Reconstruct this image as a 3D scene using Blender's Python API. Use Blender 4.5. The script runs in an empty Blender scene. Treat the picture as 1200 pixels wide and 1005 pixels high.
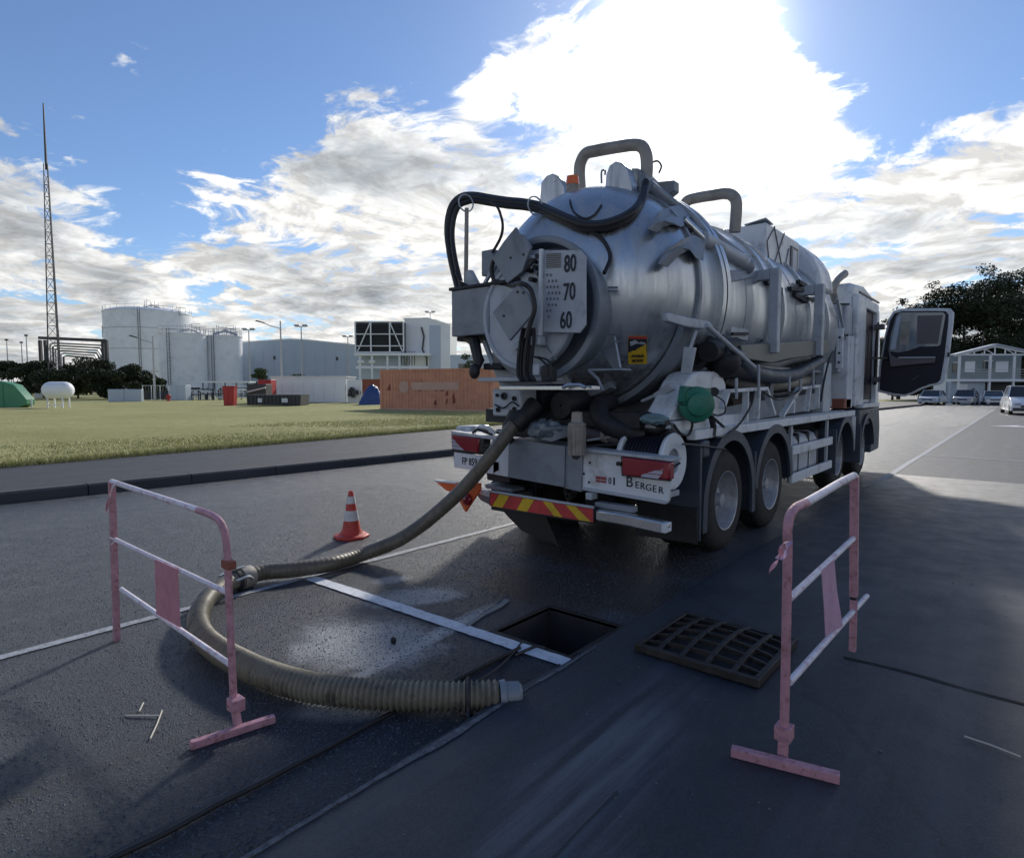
import bpy, math, random
import numpy as np
from mathutils import Vector, Matrix
from mathutils.bvhtree import BVHTree
R_ = math.radians
scn = bpy.context.scene
col = scn.collection
random.seed(7); rng = np.random.default_rng(7)

# ------------------------------------------------------------------ camera, sky, sun, exposure
YAW = R_(40.0); FPX = 720.0; CAM = Vector((0, 0, 1.63)); PITCH = math.atan(47.5/FPX)
cd = bpy.data.cameras.new('camera'); cam = bpy.data.objects.new('camera', cd); col.objects.link(cam)
cam.location = CAM; cam.rotation_euler = (R_(90)-PITCH, 0, YAW)
cd.sensor_fit = 'HORIZONTAL'; cd.sensor_width = 36; cd.lens = 36*FPX/1200.0
cd.clip_start = 0.05; cd.clip_end = 6000
scn.camera = cam
scn.view_settings.view_transform = 'Standard'; scn.view_settings.look = 'None'
scn.view_settings.exposure = 0.68; scn.view_settings.gamma = 1; scn.view_settings.use_curve_mapping = False
SUN_AZ = -25.0; SUN_EL = 27.0
SUN = Vector((math.sin(R_(SUN_AZ))*math.cos(R_(SUN_EL)), math.cos(R_(SUN_AZ))*math.cos(R_(SUN_EL)), math.sin(R_(SUN_EL))))
sl = bpy.data.lights.new('sun', 'SUN'); sun = bpy.data.objects.new('sun', sl); col.objects.link(sun)
sl.energy = 2.2; sl.angle = R_(5); sl.color = (1.0, 0.93, 0.82)
sun.rotation_euler = SUN.to_track_quat('Z', 'Y').to_euler(); sun.location = (0, 0, 30)
WORLD_STRENGTH = 0.1

class NT:
    """small node-tree helper"""
    def __init__(s, nt): s.nt = nt
    def n(s, t, **k):
        nd = s.nt.nodes.new(t)
        for a, b in k.items(): setattr(nd, a, b)
        return nd
    def set(s, sock, v):
        if isinstance(v, bpy.types.NodeSocket): s.nt.links.new(v, sock)
        elif v is not None:
            try: sock.default_value = v
            except Exception: sock.default_value = (v, v, v)
    def m(s, op, a, b=None, c=None, clamp=False):
        nd = s.n('ShaderNodeMath', operation=op, use_clamp=clamp)
        for i, v in enumerate((a, b, c)):
            if v is not None: s.set(nd.inputs[i], v)
        return nd.outputs[0]
    def vm(s, op, a, b=None):
        nd = s.n('ShaderNodeVectorMath', operation=op); s.set(nd.inputs[0], a)
        if b is not None: s.set(nd.inputs[1], b)
        return nd.outputs['Value'] if op in ('DOT_PRODUCT', 'LENGTH', 'DISTANCE') else nd.outputs['Vector']
    def noise(s, vec, scale, detail=4, rough=.55, dist=0, lac=2.0, out='Fac'):
        nd = s.n('ShaderNodeTexNoise'); s.set(nd.inputs['Vector'], vec)
        for k, v in (('Scale', scale), ('Detail', detail), ('Roughness', rough), ('Distortion', dist), ('Lacunarity', lac)): s.set(nd.inputs[k], v)
        return nd.outputs[out]
    def vor(s, vec, scale, feature='F1', out='Distance'):
        nd = s.n('ShaderNodeTexVoronoi', feature=feature); s.set(nd.inputs['Vector'], vec); s.set(nd.inputs['Scale'], scale)
        return nd.outputs[out]
    def ramp(s, f, stops, interp='LINEAR'):
        nd = s.n('ShaderNodeValToRGB'); cr = nd.color_ramp; cr.interpolation = interp
        while len(cr.elements) < len(stops): cr.elements.new(0.5)
        for e, (p, c) in zip(cr.elements, stops):
            e.position = p; e.color = (c, c, c, 1) if not hasattr(c, '__len__') else (*c[:3], 1)
        s.set(nd.inputs[0], f); return nd.outputs[0]
    def mr(s, v, a, b, c=0, d=1, smooth=False):
        nd = s.n('ShaderNodeMapRange', interpolation_type='SMOOTHSTEP' if smooth else 'LINEAR')
        for i, x in enumerate((v, a, b, c, d)): s.set(nd.inputs[i], x)
        return nd.outputs[0]
    def mix(s, f, a, b, blend='MIX'):
        nd = s.n('ShaderNodeMix', data_type='RGBA', blend_type=blend)
        s.set(nd.inputs[0], f)
        for i, v in ((6, a), (7, b)):
            if isinstance(v, (tuple, list)): v = (*v[:3], 1)
            elif isinstance(v, (int, float)): v = (v, v, v, 1)
            s.set(nd.inputs[i], v)
        return nd.outputs[2]
    def sep(s, v):
        nd = s.n('ShaderNodeSeparateXYZ'); s.set(nd.inputs[0], v); return nd.outputs
    def comb(s, x, y, z):
        nd = s.n('ShaderNodeCombineXYZ')
        for i, v in enumerate((x, y, z)): s.set(nd.inputs[i], v)
        return nd.outputs[0]

w = bpy.data.worlds.new('World'); scn.world = w; w.use_nodes = True
w.node_tree.nodes.clear(); N = NT(w.node_tree)
sky = N.n('ShaderNodeTexSky', sky_type='NISHITA'); sky.sun_disc = False
sky.sun_elevation = R_(SUN_EL); sky.sun_rotation = R_(SUN_AZ); sky.air_density = 1.0; sky.dust_density = 0.15; sky.ozone_density = 2.0
dirv = N.n('ShaderNodeTexCoord').outputs['Generated']
dx, dy, dz = N.sep(dirv)[:3]
hor = N.m('SQRT', N.m('ADD', N.m('MULTIPLY', dx, dx), N.m('MULTIPLY', dy, dy)))
el = N.m('DIVIDE', dz, N.m('MAXIMUM', hor, 0.01))                    # tan of the elevation
# azimuth measured from 40 degrees left of north
cy, sy = math.cos(YAW), math.sin(YAW)
fwd = N.m('ADD', N.m('MULTIPLY', dx, -sy), N.m('MULTIPLY', dy, cy))
rgt = N.m('ADD', N.m('MULTIPLY', dx, cy), N.m('MULTIPLY', dy, sy))
az = N.m('ARCTAN2', rgt, fwd)
def azp(px): return math.atan((px-600)/FPX)/(2*math.pi)+0.5
az01 = N.m('ADD', N.m('DIVIDE', az, 2*math.pi), 0.5)
top = N.ramp(az01, [(0.0, .35), (azp(-300), .32), (azp(0), .26), (azp(120), .245), (azp(190), .215), (azp(300), .29), (azp(400), .37), (azp(520), .43),
                    (azp(640), .62), (azp(860), .66), (azp(960), .42), (azp(1060), .33), (azp(1210), .36), (.80, .40), (1.0, .35)])
zz = N.m('ADD', N.m('MAXIMUM', dz, 0.0), 0.14)
cp = N.comb(N.m('DIVIDE', dx, zz), N.m('DIVIDE', dy, zz), 0.0)
sunxy = Vector((SUN.x, SUN.y, 0)).normalized()
def field(off):
    q = N.vm('ADD', cp, (sunxy.x*off, sunxy.y*off, 0.0))
    warp = N.vm('MULTIPLY', N.vm('SUBTRACT', N.noise(q, 1.7, 3, .5, 0, out='Color'), (.5, .5, .5)), (.55, .55, .0))
    q = N.vm('ADD', q, warp)
    a = N.noise(q, 1.5, 12, .60, 0); b = N.noise(q, 6.5, 10, .64, 0)
    return N.m('ADD', N.m('MULTIPLY', a, .62), N.m('MULTIPLY', b, .38))
f0 = field(0.0); f1 = field(.10)
n3 = N.noise(N.comb(N.m('DIVIDE', dx, zz), N.m('DIVIDE', dy, zz), 3.7), 1.3, 6, .55, .0)
cov = N.m('MULTIPLY', N.m('SUBTRACT', top, el), 1.5)
cov = N.m('MINIMUM', N.m('MAXIMUM', cov, -0.105), 0.08)
dens = N.m('ADD', f0, cov)
alpha = N.mr(dens, .482, .560, 0, 1, True)
puff = N.m('ADD', N.noise(cp, 3.3, 10, .6, .15), N.m('MULTIPLY', N.m('MAXIMUM', N.m('SUBTRACT', el, .40), 0), -.5))
alpha = N.m('MAXIMUM', alpha, N.m('MULTIPLY', N.mr(puff, .585, .66, 0, 1, True), .85))
lit = N.mr(N.m('SUBTRACT', f0, f1), -.05, .07, 0, 1)
thick = N.mr(N.m('ADD', dens, N.m('MULTIPLY', N.m('SUBTRACT', n3, .5), .5)), .52, .74, 0, 1, True)
cs = N.vm('DOT_PRODUCT', dirv, tuple(SUN)); cs = N.m('MAXIMUM', cs, 0.0)
glow1 = N.m('POWER', cs, 45.0); glow2 = N.m('POWER', cs, 7.0); glow3 = N.m('POWER', cs, 350.0)
lum = N.m('ADD', N.m('ADD', 4.6, N.m('MULTIPLY', glow2, 1.5)), N.m('ADD', N.m('MULTIPLY', glow1, 7.0), N.m('MULTIPLY', glow3, 60.0)))
shade = N.m('MULTIPLY', N.mr(thick, 0, 1, 1.2, .56), N.mr(lit, 0, 1, .72, 1.3))
lum = N.m('MULTIPLY', lum, shade)
ccol = N.mix(thick, (1.0, .985, .95), (.86, .93, 1.0))
ccol = N.vm('MULTIPLY', ccol, N.comb(lum, lum, lum))
skyc = N.vm('ADD', N.vm('MULTIPLY', sky.outputs[0], (.50, .585, .72)), (.16, .20, .26))
g = N.m('ADD', N.m('MULTIPLY', glow1, 1.2), N.m('MULTIPLY', glow3, 30.0))
skyc = N.vm('ADD', skyc, N.comb(g, g, g))
allc = N.mix(alpha, skyc, ccol)
bg = N.n('ShaderNodeBackground'); N.set(bg.inputs[0], allc); bg.inputs[1].default_value = WORLD_STRENGTH
wo = N.n('ShaderNodeOutputWorld'); w.node_tree.links.new(bg.outputs[0], wo.inputs[0])
scn.render.engine = 'CYCLES'

# ------------------------------------------------------------------ where a sight line meets a plane of the place
cP, sP = math.cos(PITCH), math.sin(PITCH)
fv = Vector((-sy*cP, cy*cP, -sP)); rv = Vector((cy, sy, 0)); uv = rv.cross(fv)
def ray(x, y): return fv + rv*((x-600)/FPX) - uv*((y-502.5)/FPX)
def at_z(x, y, z=0): d = ray(x, y); return CAM + d*((z-CAM.z)/d.z)
def at_x(x, y, X): d = ray(x, y); return CAM + d*(X/d.x)
def at_y(x, y, Y): d = ray(x, y); return CAM + d*(Y/d.y)

# ------------------------------------------------------------------ mesh helpers
class MB:
    def __init__(s): s.v = []; s.f = []
    def add(s, vs, fs):
        o = len(s.v); s.v += [tuple(p) for p in vs]; s.f += [tuple(i+o for i in f) for f in fs]; return s
    def box(s, lo, hi, M=None):
        x0, y0, z0 = lo; x1, y1, z1 = hi
        vs = [(x0,y0,z0),(x1,y0,z0),(x1,y1,z0),(x0,y1,z0),(x0,y0,z1),(x1,y0,z1),(x1,y1,z1),(x0,y1,z1)]
        if M is not None: vs = [M @ Vector(p) for p in vs]
        return s.add(vs, [(3,2,1,0),(4,5,6,7),(0,1,5,4),(1,2,6,5),(2,3,7,6),(3,0,4,7)])
    def bar(s, a, b, wx, wy, up=(0, 0, 1)):
        a = Vector(a); b = Vector(b); d = (b-a).normalized(); up = Vector(up)
        if abs(d.dot(up)) > .98: up = Vector((0, 1, 0))
        x = d.cross(up).normalized()*wx/2; y = x.cross(d).normalized()*wy/2
        vs = [a-x-y, a+x-y, a+x+y, a-x+y, b-x-y, b+x-y, b+x+y, b-x+y]
        return s.add(vs, [(3,2,1,0),(4,5,6,7),(0,1,5,4),(1,2,6,5),(2,3,7,6),(3,0,4,7)])
    def tube(s, pts, r, n=10, caps=True):
        pts = [Vector(p) for p in pts]; rs = r if hasattr(r, '__len__') else [r]*len(pts)
        prev = None; vs = []
        for i, p in enumerate(pts):
            d = (pts[min(i+1, len(pts)-1)]-pts[max(i-1, 0)]).normalized()
            if prev is None:
                a = Vector((0, 0, 1)) if abs(d.z) < .9 else Vector((1, 0, 0)); x = d.cross(a).normalized()
            else:
                x = prev - d*prev.dot(d)
                x = x.normalized() if x.length > 1e-6 else d.orthogonal().normalized()
            prev = x; y = d.cross(x)
            for k in range(n):
                t = 2*math.pi*k/n; vs.append(p + (x*math.cos(t)+y*math.sin(t))*rs[i])
        fs = []
        for i in range(len(pts)-1):
            for k in range(n):
                fs.append((i*n+k, i*n+(k+1) % n, (i+1)*n+(k+1) % n, (i+1)*n+k))
        if caps: fs.append(tuple(reversed(range(n)))); fs.append(tuple((len(pts)-1)*n+k for k in range(n)))
        return s.add(vs, fs)
    def cyl(s, a, b, r, r2=None, n=16): return s.tube([a, b], [r, r if r2 is None else r2], n)
    def lathe(s, prof, o, axis=(0, 1, 0), n=48, a0=0, a1=360, close=False):
        """prof: list of (along axis, radius)"""
        o = Vector(o); ax = Vector(axis).normalized()
        x = Vector((1, 0, 0)) if abs(ax.x) < .9 else Vector((0, 1, 0)); x = (x-ax*x.dot(ax)).normalized(); y = Vector((0, 0, 1)) if abs(ax.z) < .5 else ax.cross(x)
        full = abs(a1-a0-360) < 1e-3; m = n if full else n+1; vs = []
        for t, r in prof:
            for k in range(m):
                a = R_(a0+(a1-a0)*k/n); vs.append(o+ax*t+(x*math.cos(a)+y*math.sin(a))*r)
        fs = []; P = len(prof)
        for i in range(P if close else P-1):
            j = (i+1) % P
            for k in range(n):
                k2 = (k+1) % m; fs.append((i*m+k, i*m+k2, j*m+k2, j*m+k))
        if close and not full:
            fs.append(tuple(i*m for i in range(P))); fs.append(tuple(i*m+n for i in reversed(range(P))))
        return s.add(vs, fs)
    def prism(s, poly, vec):
        poly = [Vector(p) for p in poly]; vec = Vector(vec); n = len(poly)
        vs = poly+[p+vec for p in poly]
        fs = [tuple(reversed(range(n))), tuple(range(n, 2*n))]+[(i, (i+1) % n, n+(i+1) % n, n+i) for i in range(n)]
        return s.add(vs, fs)
    def ball(s, c, rx, ry=None, rz=None, n=14, m=8):
        ry = rx if ry is None else ry; rz = rx if rz is None else rz; c = Vector(c); vs = []
        for i in range(m+1):
            a = math.pi*i/m-math.pi/2
            for k in range(n):
                t = 2*math.pi*k/n
                vs.append(c+Vector((rx*math.cos(a)*math.cos(t), ry*math.cos(a)*math.sin(t), rz*math.sin(a))))
        fs = [(i*n+k, i*n+(k+1) % n, (i+1)*n+(k+1) % n, (i+1)*n+k) for i in range(m) for k in range(n)]
        return s.add(vs, fs)
def smooth_path(pts, step=8):
    P = [Vector(p) for p in pts]; out = []
    for i in range(len(P)-1):
        p0 = P[max(i-1, 0)]; p1 = P[i]; p2 = P[i+1]; p3 = P[min(i+2, len(P)-1)]
        for k in range(step):
            t = k/step; out.append(.5*((2*p1)+(p2-p0)*t+(2*p0-5*p1+4*p2-p3)*t*t+(3*p1-p0-3*p2+p3)*t**3))
    out.append(P[-1]); return out
def mesh(name, mb, mat, fix=True):
    me = bpy.data.meshes.new(name); me.from_pydata(mb.v, [], mb.f)
    if fix:
        import bmesh
        bm = bmesh.new(); bm.from_mesh(me); bmesh.ops.recalc_face_normals(bm, faces=bm.faces); bm.to_mesh(me); bm.free()
    me.polygons.foreach_set('use_smooth', [True]*len(me.polygons)); me.set_sharp_from_angle(angle=R_(38))
    me.materials.append(mat); me.update(); return me
def part(name, mb, mat, parent=None, bevel=0, label=None, fix=True, kind=None):
    me = mb if isinstance(mb, bpy.types.Mesh) else mesh(name, mb, mat, fix)
    o = bpy.data.objects.new(name, me); col.objects.link(o)
    if parent is not None: o.parent = parent
    if bevel:
        b = o.modifiers.new('bevel', 'BEVEL'); b.width = bevel; b.segments = 2; b.limit_method = 'ANGLE'; b.angle_limit = R_(40)
    if label: o['label'] = label
    if kind: o['kind'] = kind
    return o
def tag(o, label, cat, group=None):
    o['label'] = label; o['category'] = cat
    if group: o['group'] = group
    return o
def thing(name, label, cat, loc=(0, 0, 0), rz=0, group=None):
    o = bpy.data.objects.new(name, None); col.objects.link(o); o.location = loc; o.rotation_euler = (0, 0, rz); o.empty_display_size = .3
    return tag(o, label, cat, group)
def dup(o, parent=None):
    c = o.copy(); col.objects.link(c); c.parent = parent
    if parent is None: pass
    for ch in list(o.children): dup(ch, c)
    return c
def struct(name, mb, mat, bevel=0, fix=True): return part(name, mb, mat, bevel=bevel, kind='structure', fix=fix)
def text(body, size, mat, parent, M, name='lettering', squeeze=1.0, ext=.002, bold=0.0):
    cu = bpy.data.curves.new(name, 'FONT'); cu.body = body; cu.size = size; cu.extrude = ext; cu.align_x = 'CENTER'; cu.align_y = 'CENTER'; cu.offset = bold
    cu.resolution_u = 3
    t = bpy.data.objects.new('tmp', cu); me = bpy.data.meshes.new_from_object(t)
    bpy.data.objects.remove(t); me.materials.clear(); me.materials.append(mat); me.name = name
    me.transform(M @ Matrix.Diagonal((squeeze, 1, 1, 1)))
    o = bpy.data.objects.new(name, me); col.objects.link(o)
    if parent is not None: o.parent = parent
    return o
def face_rear(p): return Matrix.Translation(Vector(p)) @ Matrix.Rotation(R_(90), 4, 'X')

# ------------------------------------------------------------------ materials
def mat(name, base, rough=.6, metal=0, bump=0, bscale=40, var=.12, vscale=3, spec=.5, dirt=None, dirt_amt=.0, coat=0, trans=0):
    m = bpy.data.materials.new(name); m.use_nodes = True; n = NT(m.node_tree); b = m.node_tree.nodes['Principled BSDF']
    oc = n.n('ShaderNodeTexCoord').outputs['Object']
    nz = n.noise(oc, vscale, 6, .6)
    c = n.mix(n.mr(nz, .3, .7), tuple(x*(1-var) for x in base), tuple(min(1, x*(1+var)) for x in base))
    if dirt:
        nd = n.noise(oc, vscale*2.3, 8, .7, .4)
        c = n.mix(n.m('MULTIPLY', n.mr(nd, .48, .72, 0, 1, True), dirt_amt), c, dirt)
        n.set(b.inputs['Roughness'], n.mr(nd, .4, .75, rough, min(1, rough+.25)))
    else: n.set(b.inputs['Roughness'], n.mr(nz, .25, .75, max(0, rough-.06), min(1, rough+.08)))
    n.set(b.inputs['Base Color'], c); b.inputs['Metallic'].default_value = metal
    b.inputs['Specular IOR Level'].default_value = spec; b.inputs['Coat Weight'].default_value = coat
    b.inputs['Transmission Weight'].default_value = trans
    if bump:
        bp = n.n('ShaderNodeBump'); bp.inputs['Strength'].default_value = bump; bp.inputs['Distance'].default_value = .01
        n.set(bp.inputs['Height'], n.noise(oc, bscale, 5, .6)); m.node_tree.links.new(bp.outputs[0], b.inputs['Normal'])
    return m
M = {}
M['tank'] = mat('tank_steel', (.40, .43, .47), .34, .75, .04, 30, .10, 1.2, dirt=(.12, .12, .12), dirt_amt=.35)
def tank_mat():
    m = bpy.data.materials.new('brushed_tank_steel'); m.use_nodes = True; n = NT(m.node_tree); p = m.node_tree.nodes['Principled BSDF']
    oc = n.n('ShaderNodeTexCoord').outputs['Object']; x, y, z = n.sep(oc)[:3]
    st = n.noise(n.comb(n.m('MULTIPLY', x, 7), n.m('MULTIPLY', y, 7), n.m('MULTIPLY', z, .7)), 1.5, 7, .65)
    sp = n.noise(oc, 11, 8, .75, .3); bg_ = n.noise(oc, 1.1, 5, .6); scr = n.noise(n.comb(n.m('MULTIPLY', x, 3), n.m('MULTIPLY', y, 60), n.m('MULTIPLY', z, 3)), 2, 4, .6)
    c = n.mix(n.mr(bg_, .3, .7), (.42, .45, .48), (.54, .57, .60))
    c = n.mix(n.m('MULTIPLY', n.mr(st, .52, .76, 0, 1, True), .40), c, (.19, .19, .19))
    low = n.mr(z, 2.35, 1.5, 0, 1, True)
    c = n.mix(n.m('MULTIPLY', n.mr(n.m('ADD', sp, n.m('MULTIPLY', low, .16)), .60, .74, 0, 1, True), .5), c, (.13, .125, .12))
    n.set(p.inputs['Base Color'], c)
    mask = n.mr(st, .45, .8, 1, .3)
    n.set(p.inputs['Metallic'], n.m('MULTIPLY', mask, .85))
    n.set(p.inputs['Roughness'], n.m('ADD', n.mr(st, .4, .75, .28, .42), n.mr(scr, .3, .7, -.04, .06)))
    bp = n.n('ShaderNodeBump'); bp.inputs['Strength'].default_value = .12; bp.inputs['Distance'].default_value = .02
    n.set(bp.inputs['Height'], n.m('ADD', n.noise(oc, 2.2, 3), n.m('MULTIPLY', sp, .15))); m.node_tree.links.new(bp.outputs[0], p.inputs['Normal'])
    return m
M['tank'] = tank_mat()
M['grey'] = mat('grey_paint', (.22, .25, .29), .42, .15, .05, 30, .12, 2, dirt=(.10, .10, .10), dirt_amt=.35)
M['lgrey'] = mat('light_grey_paint', (.42, .46, .51), .45, .1, .04, 30, .08, 2, dirt=(.17, .17, .16), dirt_amt=.45)
M['pipe'] = mat('weathered_pipe', (.33, .31, .28), .55, .3, .1, 30, .12, 3, dirt=(.16, .14, .11), dirt_amt=.5)
M['white'] = mat('white_paint', (.66, .70, .74), .35, 0, .03, 30, .05, 2, dirt=(.22, .21, .20), dirt_amt=.6)
M['white_clean'] = mat('white_car_paint', (.78, .79, .80), .25, 0, 0, 30, .03, 2, coat=.3)
M['black'] = mat('black_rubber', (.018, .018, .02), .5, 0, .1, 60, .2, 5)
M['tyre'] = mat('tyre_rubber', (.022, .022, .023), .75, 0, .2, 60, .25, 8, dirt=(.07, .065, .06), dirt_amt=.5)
M['dark'] = mat('dark_chassis', (.022, .025, .030), .55, .2, .1, 40, .25, 4, dirt=(.02, .02, .02), dirt_amt=.5)
M['fender'] = mat('fender_plastic', (.046, .060, .084), .42, 0, .08, 40, .2, 3, dirt=(.09, .09, .09), dirt_amt=.4)
M['rim'] = mat('wheel_steel', (.42, .43, .45), .42, .5, .05, 40, .15, 5, dirt=(.10, .09, .08), dirt_amt=.5)
M['chrome'] = mat('bare_aluminium', (.62, .64, .66), .25, .9, .05, 30, .1, 3)
M['navy'] = mat('navy_trim', (.005, .005, .016), .55, 0, .05, 30, .2, 3)
M['trim'] = mat('grey_trim', (.12, .11, .12), .5)
M['red_lens'] = mat('red_lens', (.24, .006, .02), .18, 0, 0, 30, .1, 6, coat=.5)
M['clear_lens'] = mat('clear_lens', (.42, .42, .50), .15, 0, 0, 30, .1, 6, coat=.5)
M['orange'] = mat('orange_plastic', (.75, .13, .03), .4, 0, .05, 40, .12, 5)
M['orange_lens'] = mat('orange_lens', (.85, .16, .02), .2, 0, 0, 30, .1, 5, coat=.5)
M['red'] = mat('signal_red', (.50, .045, .045), .42, 0, .05, 40, .18, 6, dirt=(.16, .05, .04), dirt_amt=.4)
M['yellow'] = mat('signal_yellow', (.65, .42, .02), .42, 0, .05, 40, .15, 6, dirt=(.25, .17, .05), dirt_amt=.4)
M['green'] = mat('green_plastic', (.02, .17, .11), .42, 0, .08, 30, .25, 6, dirt=(.04, .10, .08), dirt_amt=.5)
M['ink'] = mat('dark_ink', (.015, .018, .03), .6)
M['pink'] = mat('faded_red_paint', (.52, .27, .32), .48, .1, .15, 60, .22, 14, dirt=(.20, .075, .06), dirt_amt=.85)
M['pinkp'] = mat('faded_pink_plate', (.58, .25, .30), .55, 0, .05, 60, .10, 8, dirt=(.42, .17, .2), dirt_amt=.5)
M['lilac'] = mat('faded_lilac_plate', (.55, .34, .47), .55, 0, .05, 60, .10, 8, dirt=(.42, .22, .32), dirt_amt=.5)
M['mask_white'] = mat('retro_white', (.74, .70, .76), .42, 0, .05, 60, .1, 10, dirt=(.50, .24, .28), dirt_amt=.9)
M['iron'] = mat('cast_iron', (.030, .028, .027), .45, .3, .4, 90, .3, 8, dirt=(.09, .075, .065), dirt_amt=.6)
M['glass'] = mat('dark_glass', (.03, .035, .04), .05, 0, 0, 30, .1, 3, spec=.8)
M['paint_line'] = mat('road_paint', (.70, .72, .76), .55, 0, .35, 120, .12, 9, dirt=(.30, .31, .33), dirt_amt=.6)
M['line_worn'] = mat('worn_road_paint', (.36, .38, .42), .6, 0, .5, 150, .3, 20, dirt=(.06, .065, .07), dirt_amt=1.0)
M['foil'] = mat('plastic_film', (.13, .16, .19), .25, 0, .3, 30, .3, 9)
M['straw'] = mat('straw', (.55, .52, .46), .7)
M['galv'] = mat('galvanised', (.42, .44, .46), .45, .6, .03, 20, .1, 2)
M['galv_dark'] = mat('dark_steel', (.06, .065, .07), .6, .2)
M['tank_white'] = mat('storage_tank_white', (.82, .86, .91), .5, 0, .01, 3, .06, .25, dirt=(.52, .54, .56), dirt_amt=.45)
M['shed'] = mat('shed_sheet', (.42, .49, .58), .5, .1, .02, 5, .05, .2)
M['shed_light'] = mat('shed_light', (.74, .77, .80), .5, 0, .02, 5, .05, .3)
M['louvre'] = mat('dark_louvre', (.05, .05, .055), .6)
M['rust'] = mat('container_red', (.56, .27, .18), .65, 0, .1, 8, .12, .8, dirt=(.36, .15, .10), dirt_amt=.6)
M['rust_pale'] = mat('container_overpaint', (.50, .33, .27), .65, 0, .1, 8, .1, 1)
M['brownc'] = mat('container_brown', (.25, .08, .05), .65)
M['bluetarp'] = mat('blue_tarp', (.03, .07, .22), .5, 0, .3, 6, .2, 3)
M['greentarp'] = mat('green_tarp', (.06, .24, .13), .55, 0, .2, 4, .12, 2)
M['concrete'] = mat('concrete', (.26, .26, .25), .85, 0, .3, 30, .15, 2, dirt=(.12, .12, .12), dirt_amt=.5)
M['bark'] = mat('bark', (.06, .045, .035), .9, 0, .5, 12, .25, 4)
M['redbin'] = mat('red_bin', (.42, .03, .03), .5)
M['soil'] = mat('pit_wall', (.03, .03, .032), .9, 0, .5, 20, .3, 6)

def leafmat(name, a, b):
    m = bpy.data.materials.new(name); m.use_nodes = True; n = NT(m.node_tree); p = m.node_tree.nodes['Principled BSDF']
    oi = n.n('ShaderNodeNewGeometry'); oc = n.n('ShaderNodeTexCoord').outputs['Object']
    f = n.m('ADD', n.m('MULTIPLY', oi.outputs['Random Per Island'], .55), n.m('MULTIPLY', n.noise(oc, .6, 3), .6), clamp=True)
    n.set(p.inputs['Base Color'], n.mix(f, a, b)); p.inputs['Roughness'].default_value = .65; p.inputs['Specular IOR Level'].default_value = .3
    return m
M['leaf'] = leafmat('leaves', (.025, .045, .018), (.085, .12, .05))
M['leaf_dark'] = leafmat('leaves_dark', (.014, .024, .011), (.045, .062, .028))
M['grassblade'] = leafmat('grass_blades', (.26, .29, .09), (.60, .55, .28))

def grass_ground():
    m = bpy.data.materials.new('lawn'); m.use_nodes = True; n = NT(m.node_tree); p = m.node_tree.nodes['Principled BSDF']
    oc = n.n('ShaderNodeTexCoord').outputs['Object']
    a = n.noise(oc, .12, 6, .6); b = n.noise(oc, 3, 8, .7); c = n.noise(oc, 25, 4, .7)
    colr = n.mix(n.mr(a, .35, .65), (.36, .33, .14), (.54, .47, .24))
    colr = n.mix(n.mr(b, .35, .68), colr, (.26, .30, .10)); colr = n.mix(n.mr(c, .45, .75, 0, .7), colr, (.42, .38, .21))
    n.set(p.inputs['Base Color'], colr); p.inputs['Roughness'].default_value = .9; p.inputs['Specular IOR Level'].default_value = .15
    bp = n.n('ShaderNodeBump'); bp.inputs['Strength'].default_value = .9; bp.inputs['Distance'].default_value = .06
    n.set(bp.inputs['Height'], n.m('ADD', b, n.m('MULTIPLY', c, .7))); m.node_tree.links.new(bp.outputs[0], p.inputs['Normal'])
    return m
M['lawn'] = grass_ground()

def blob(n, oc, cx, cyy, rx, ry, ang=0, wob=.35, soft=.45, seed=0):
    """soft irregular spot on the ground, metres"""
    ca, sa = math.cos(R_(ang)), math.sin(R_(ang))
    x, y = n.sep(oc)[:2]
    x = n.m('SUBTRACT', x, cx); y = n.m('SUBTRACT', y, cyy)
    u = n.m('DIVIDE', n.m('ADD', n.m('MULTIPLY', x, ca), n.m('MULTIPLY', y, sa)), rx)
    v = n.m('DIVIDE', n.m('SUBTRACT', n.m('MULTIPLY', y, ca), n.m('MULTIPLY', x, sa)), ry)
    d = n.m('SQRT', n.m('ADD', n.m('MULTIPLY', u, u), n.m('MULTIPLY', v, v)))
    nz = n.noise(n.vm('ADD', oc, (seed*3.1, seed*1.7, 0)), 3.2, 6, .65, .5)
    d = n.m('ADD', d, n.m('MULTIPLY', n.m('SUBTRACT', nz, .5), wob*4))
    return n.mr(d, 1.0, 1.0-soft, 0, 1, True)

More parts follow.
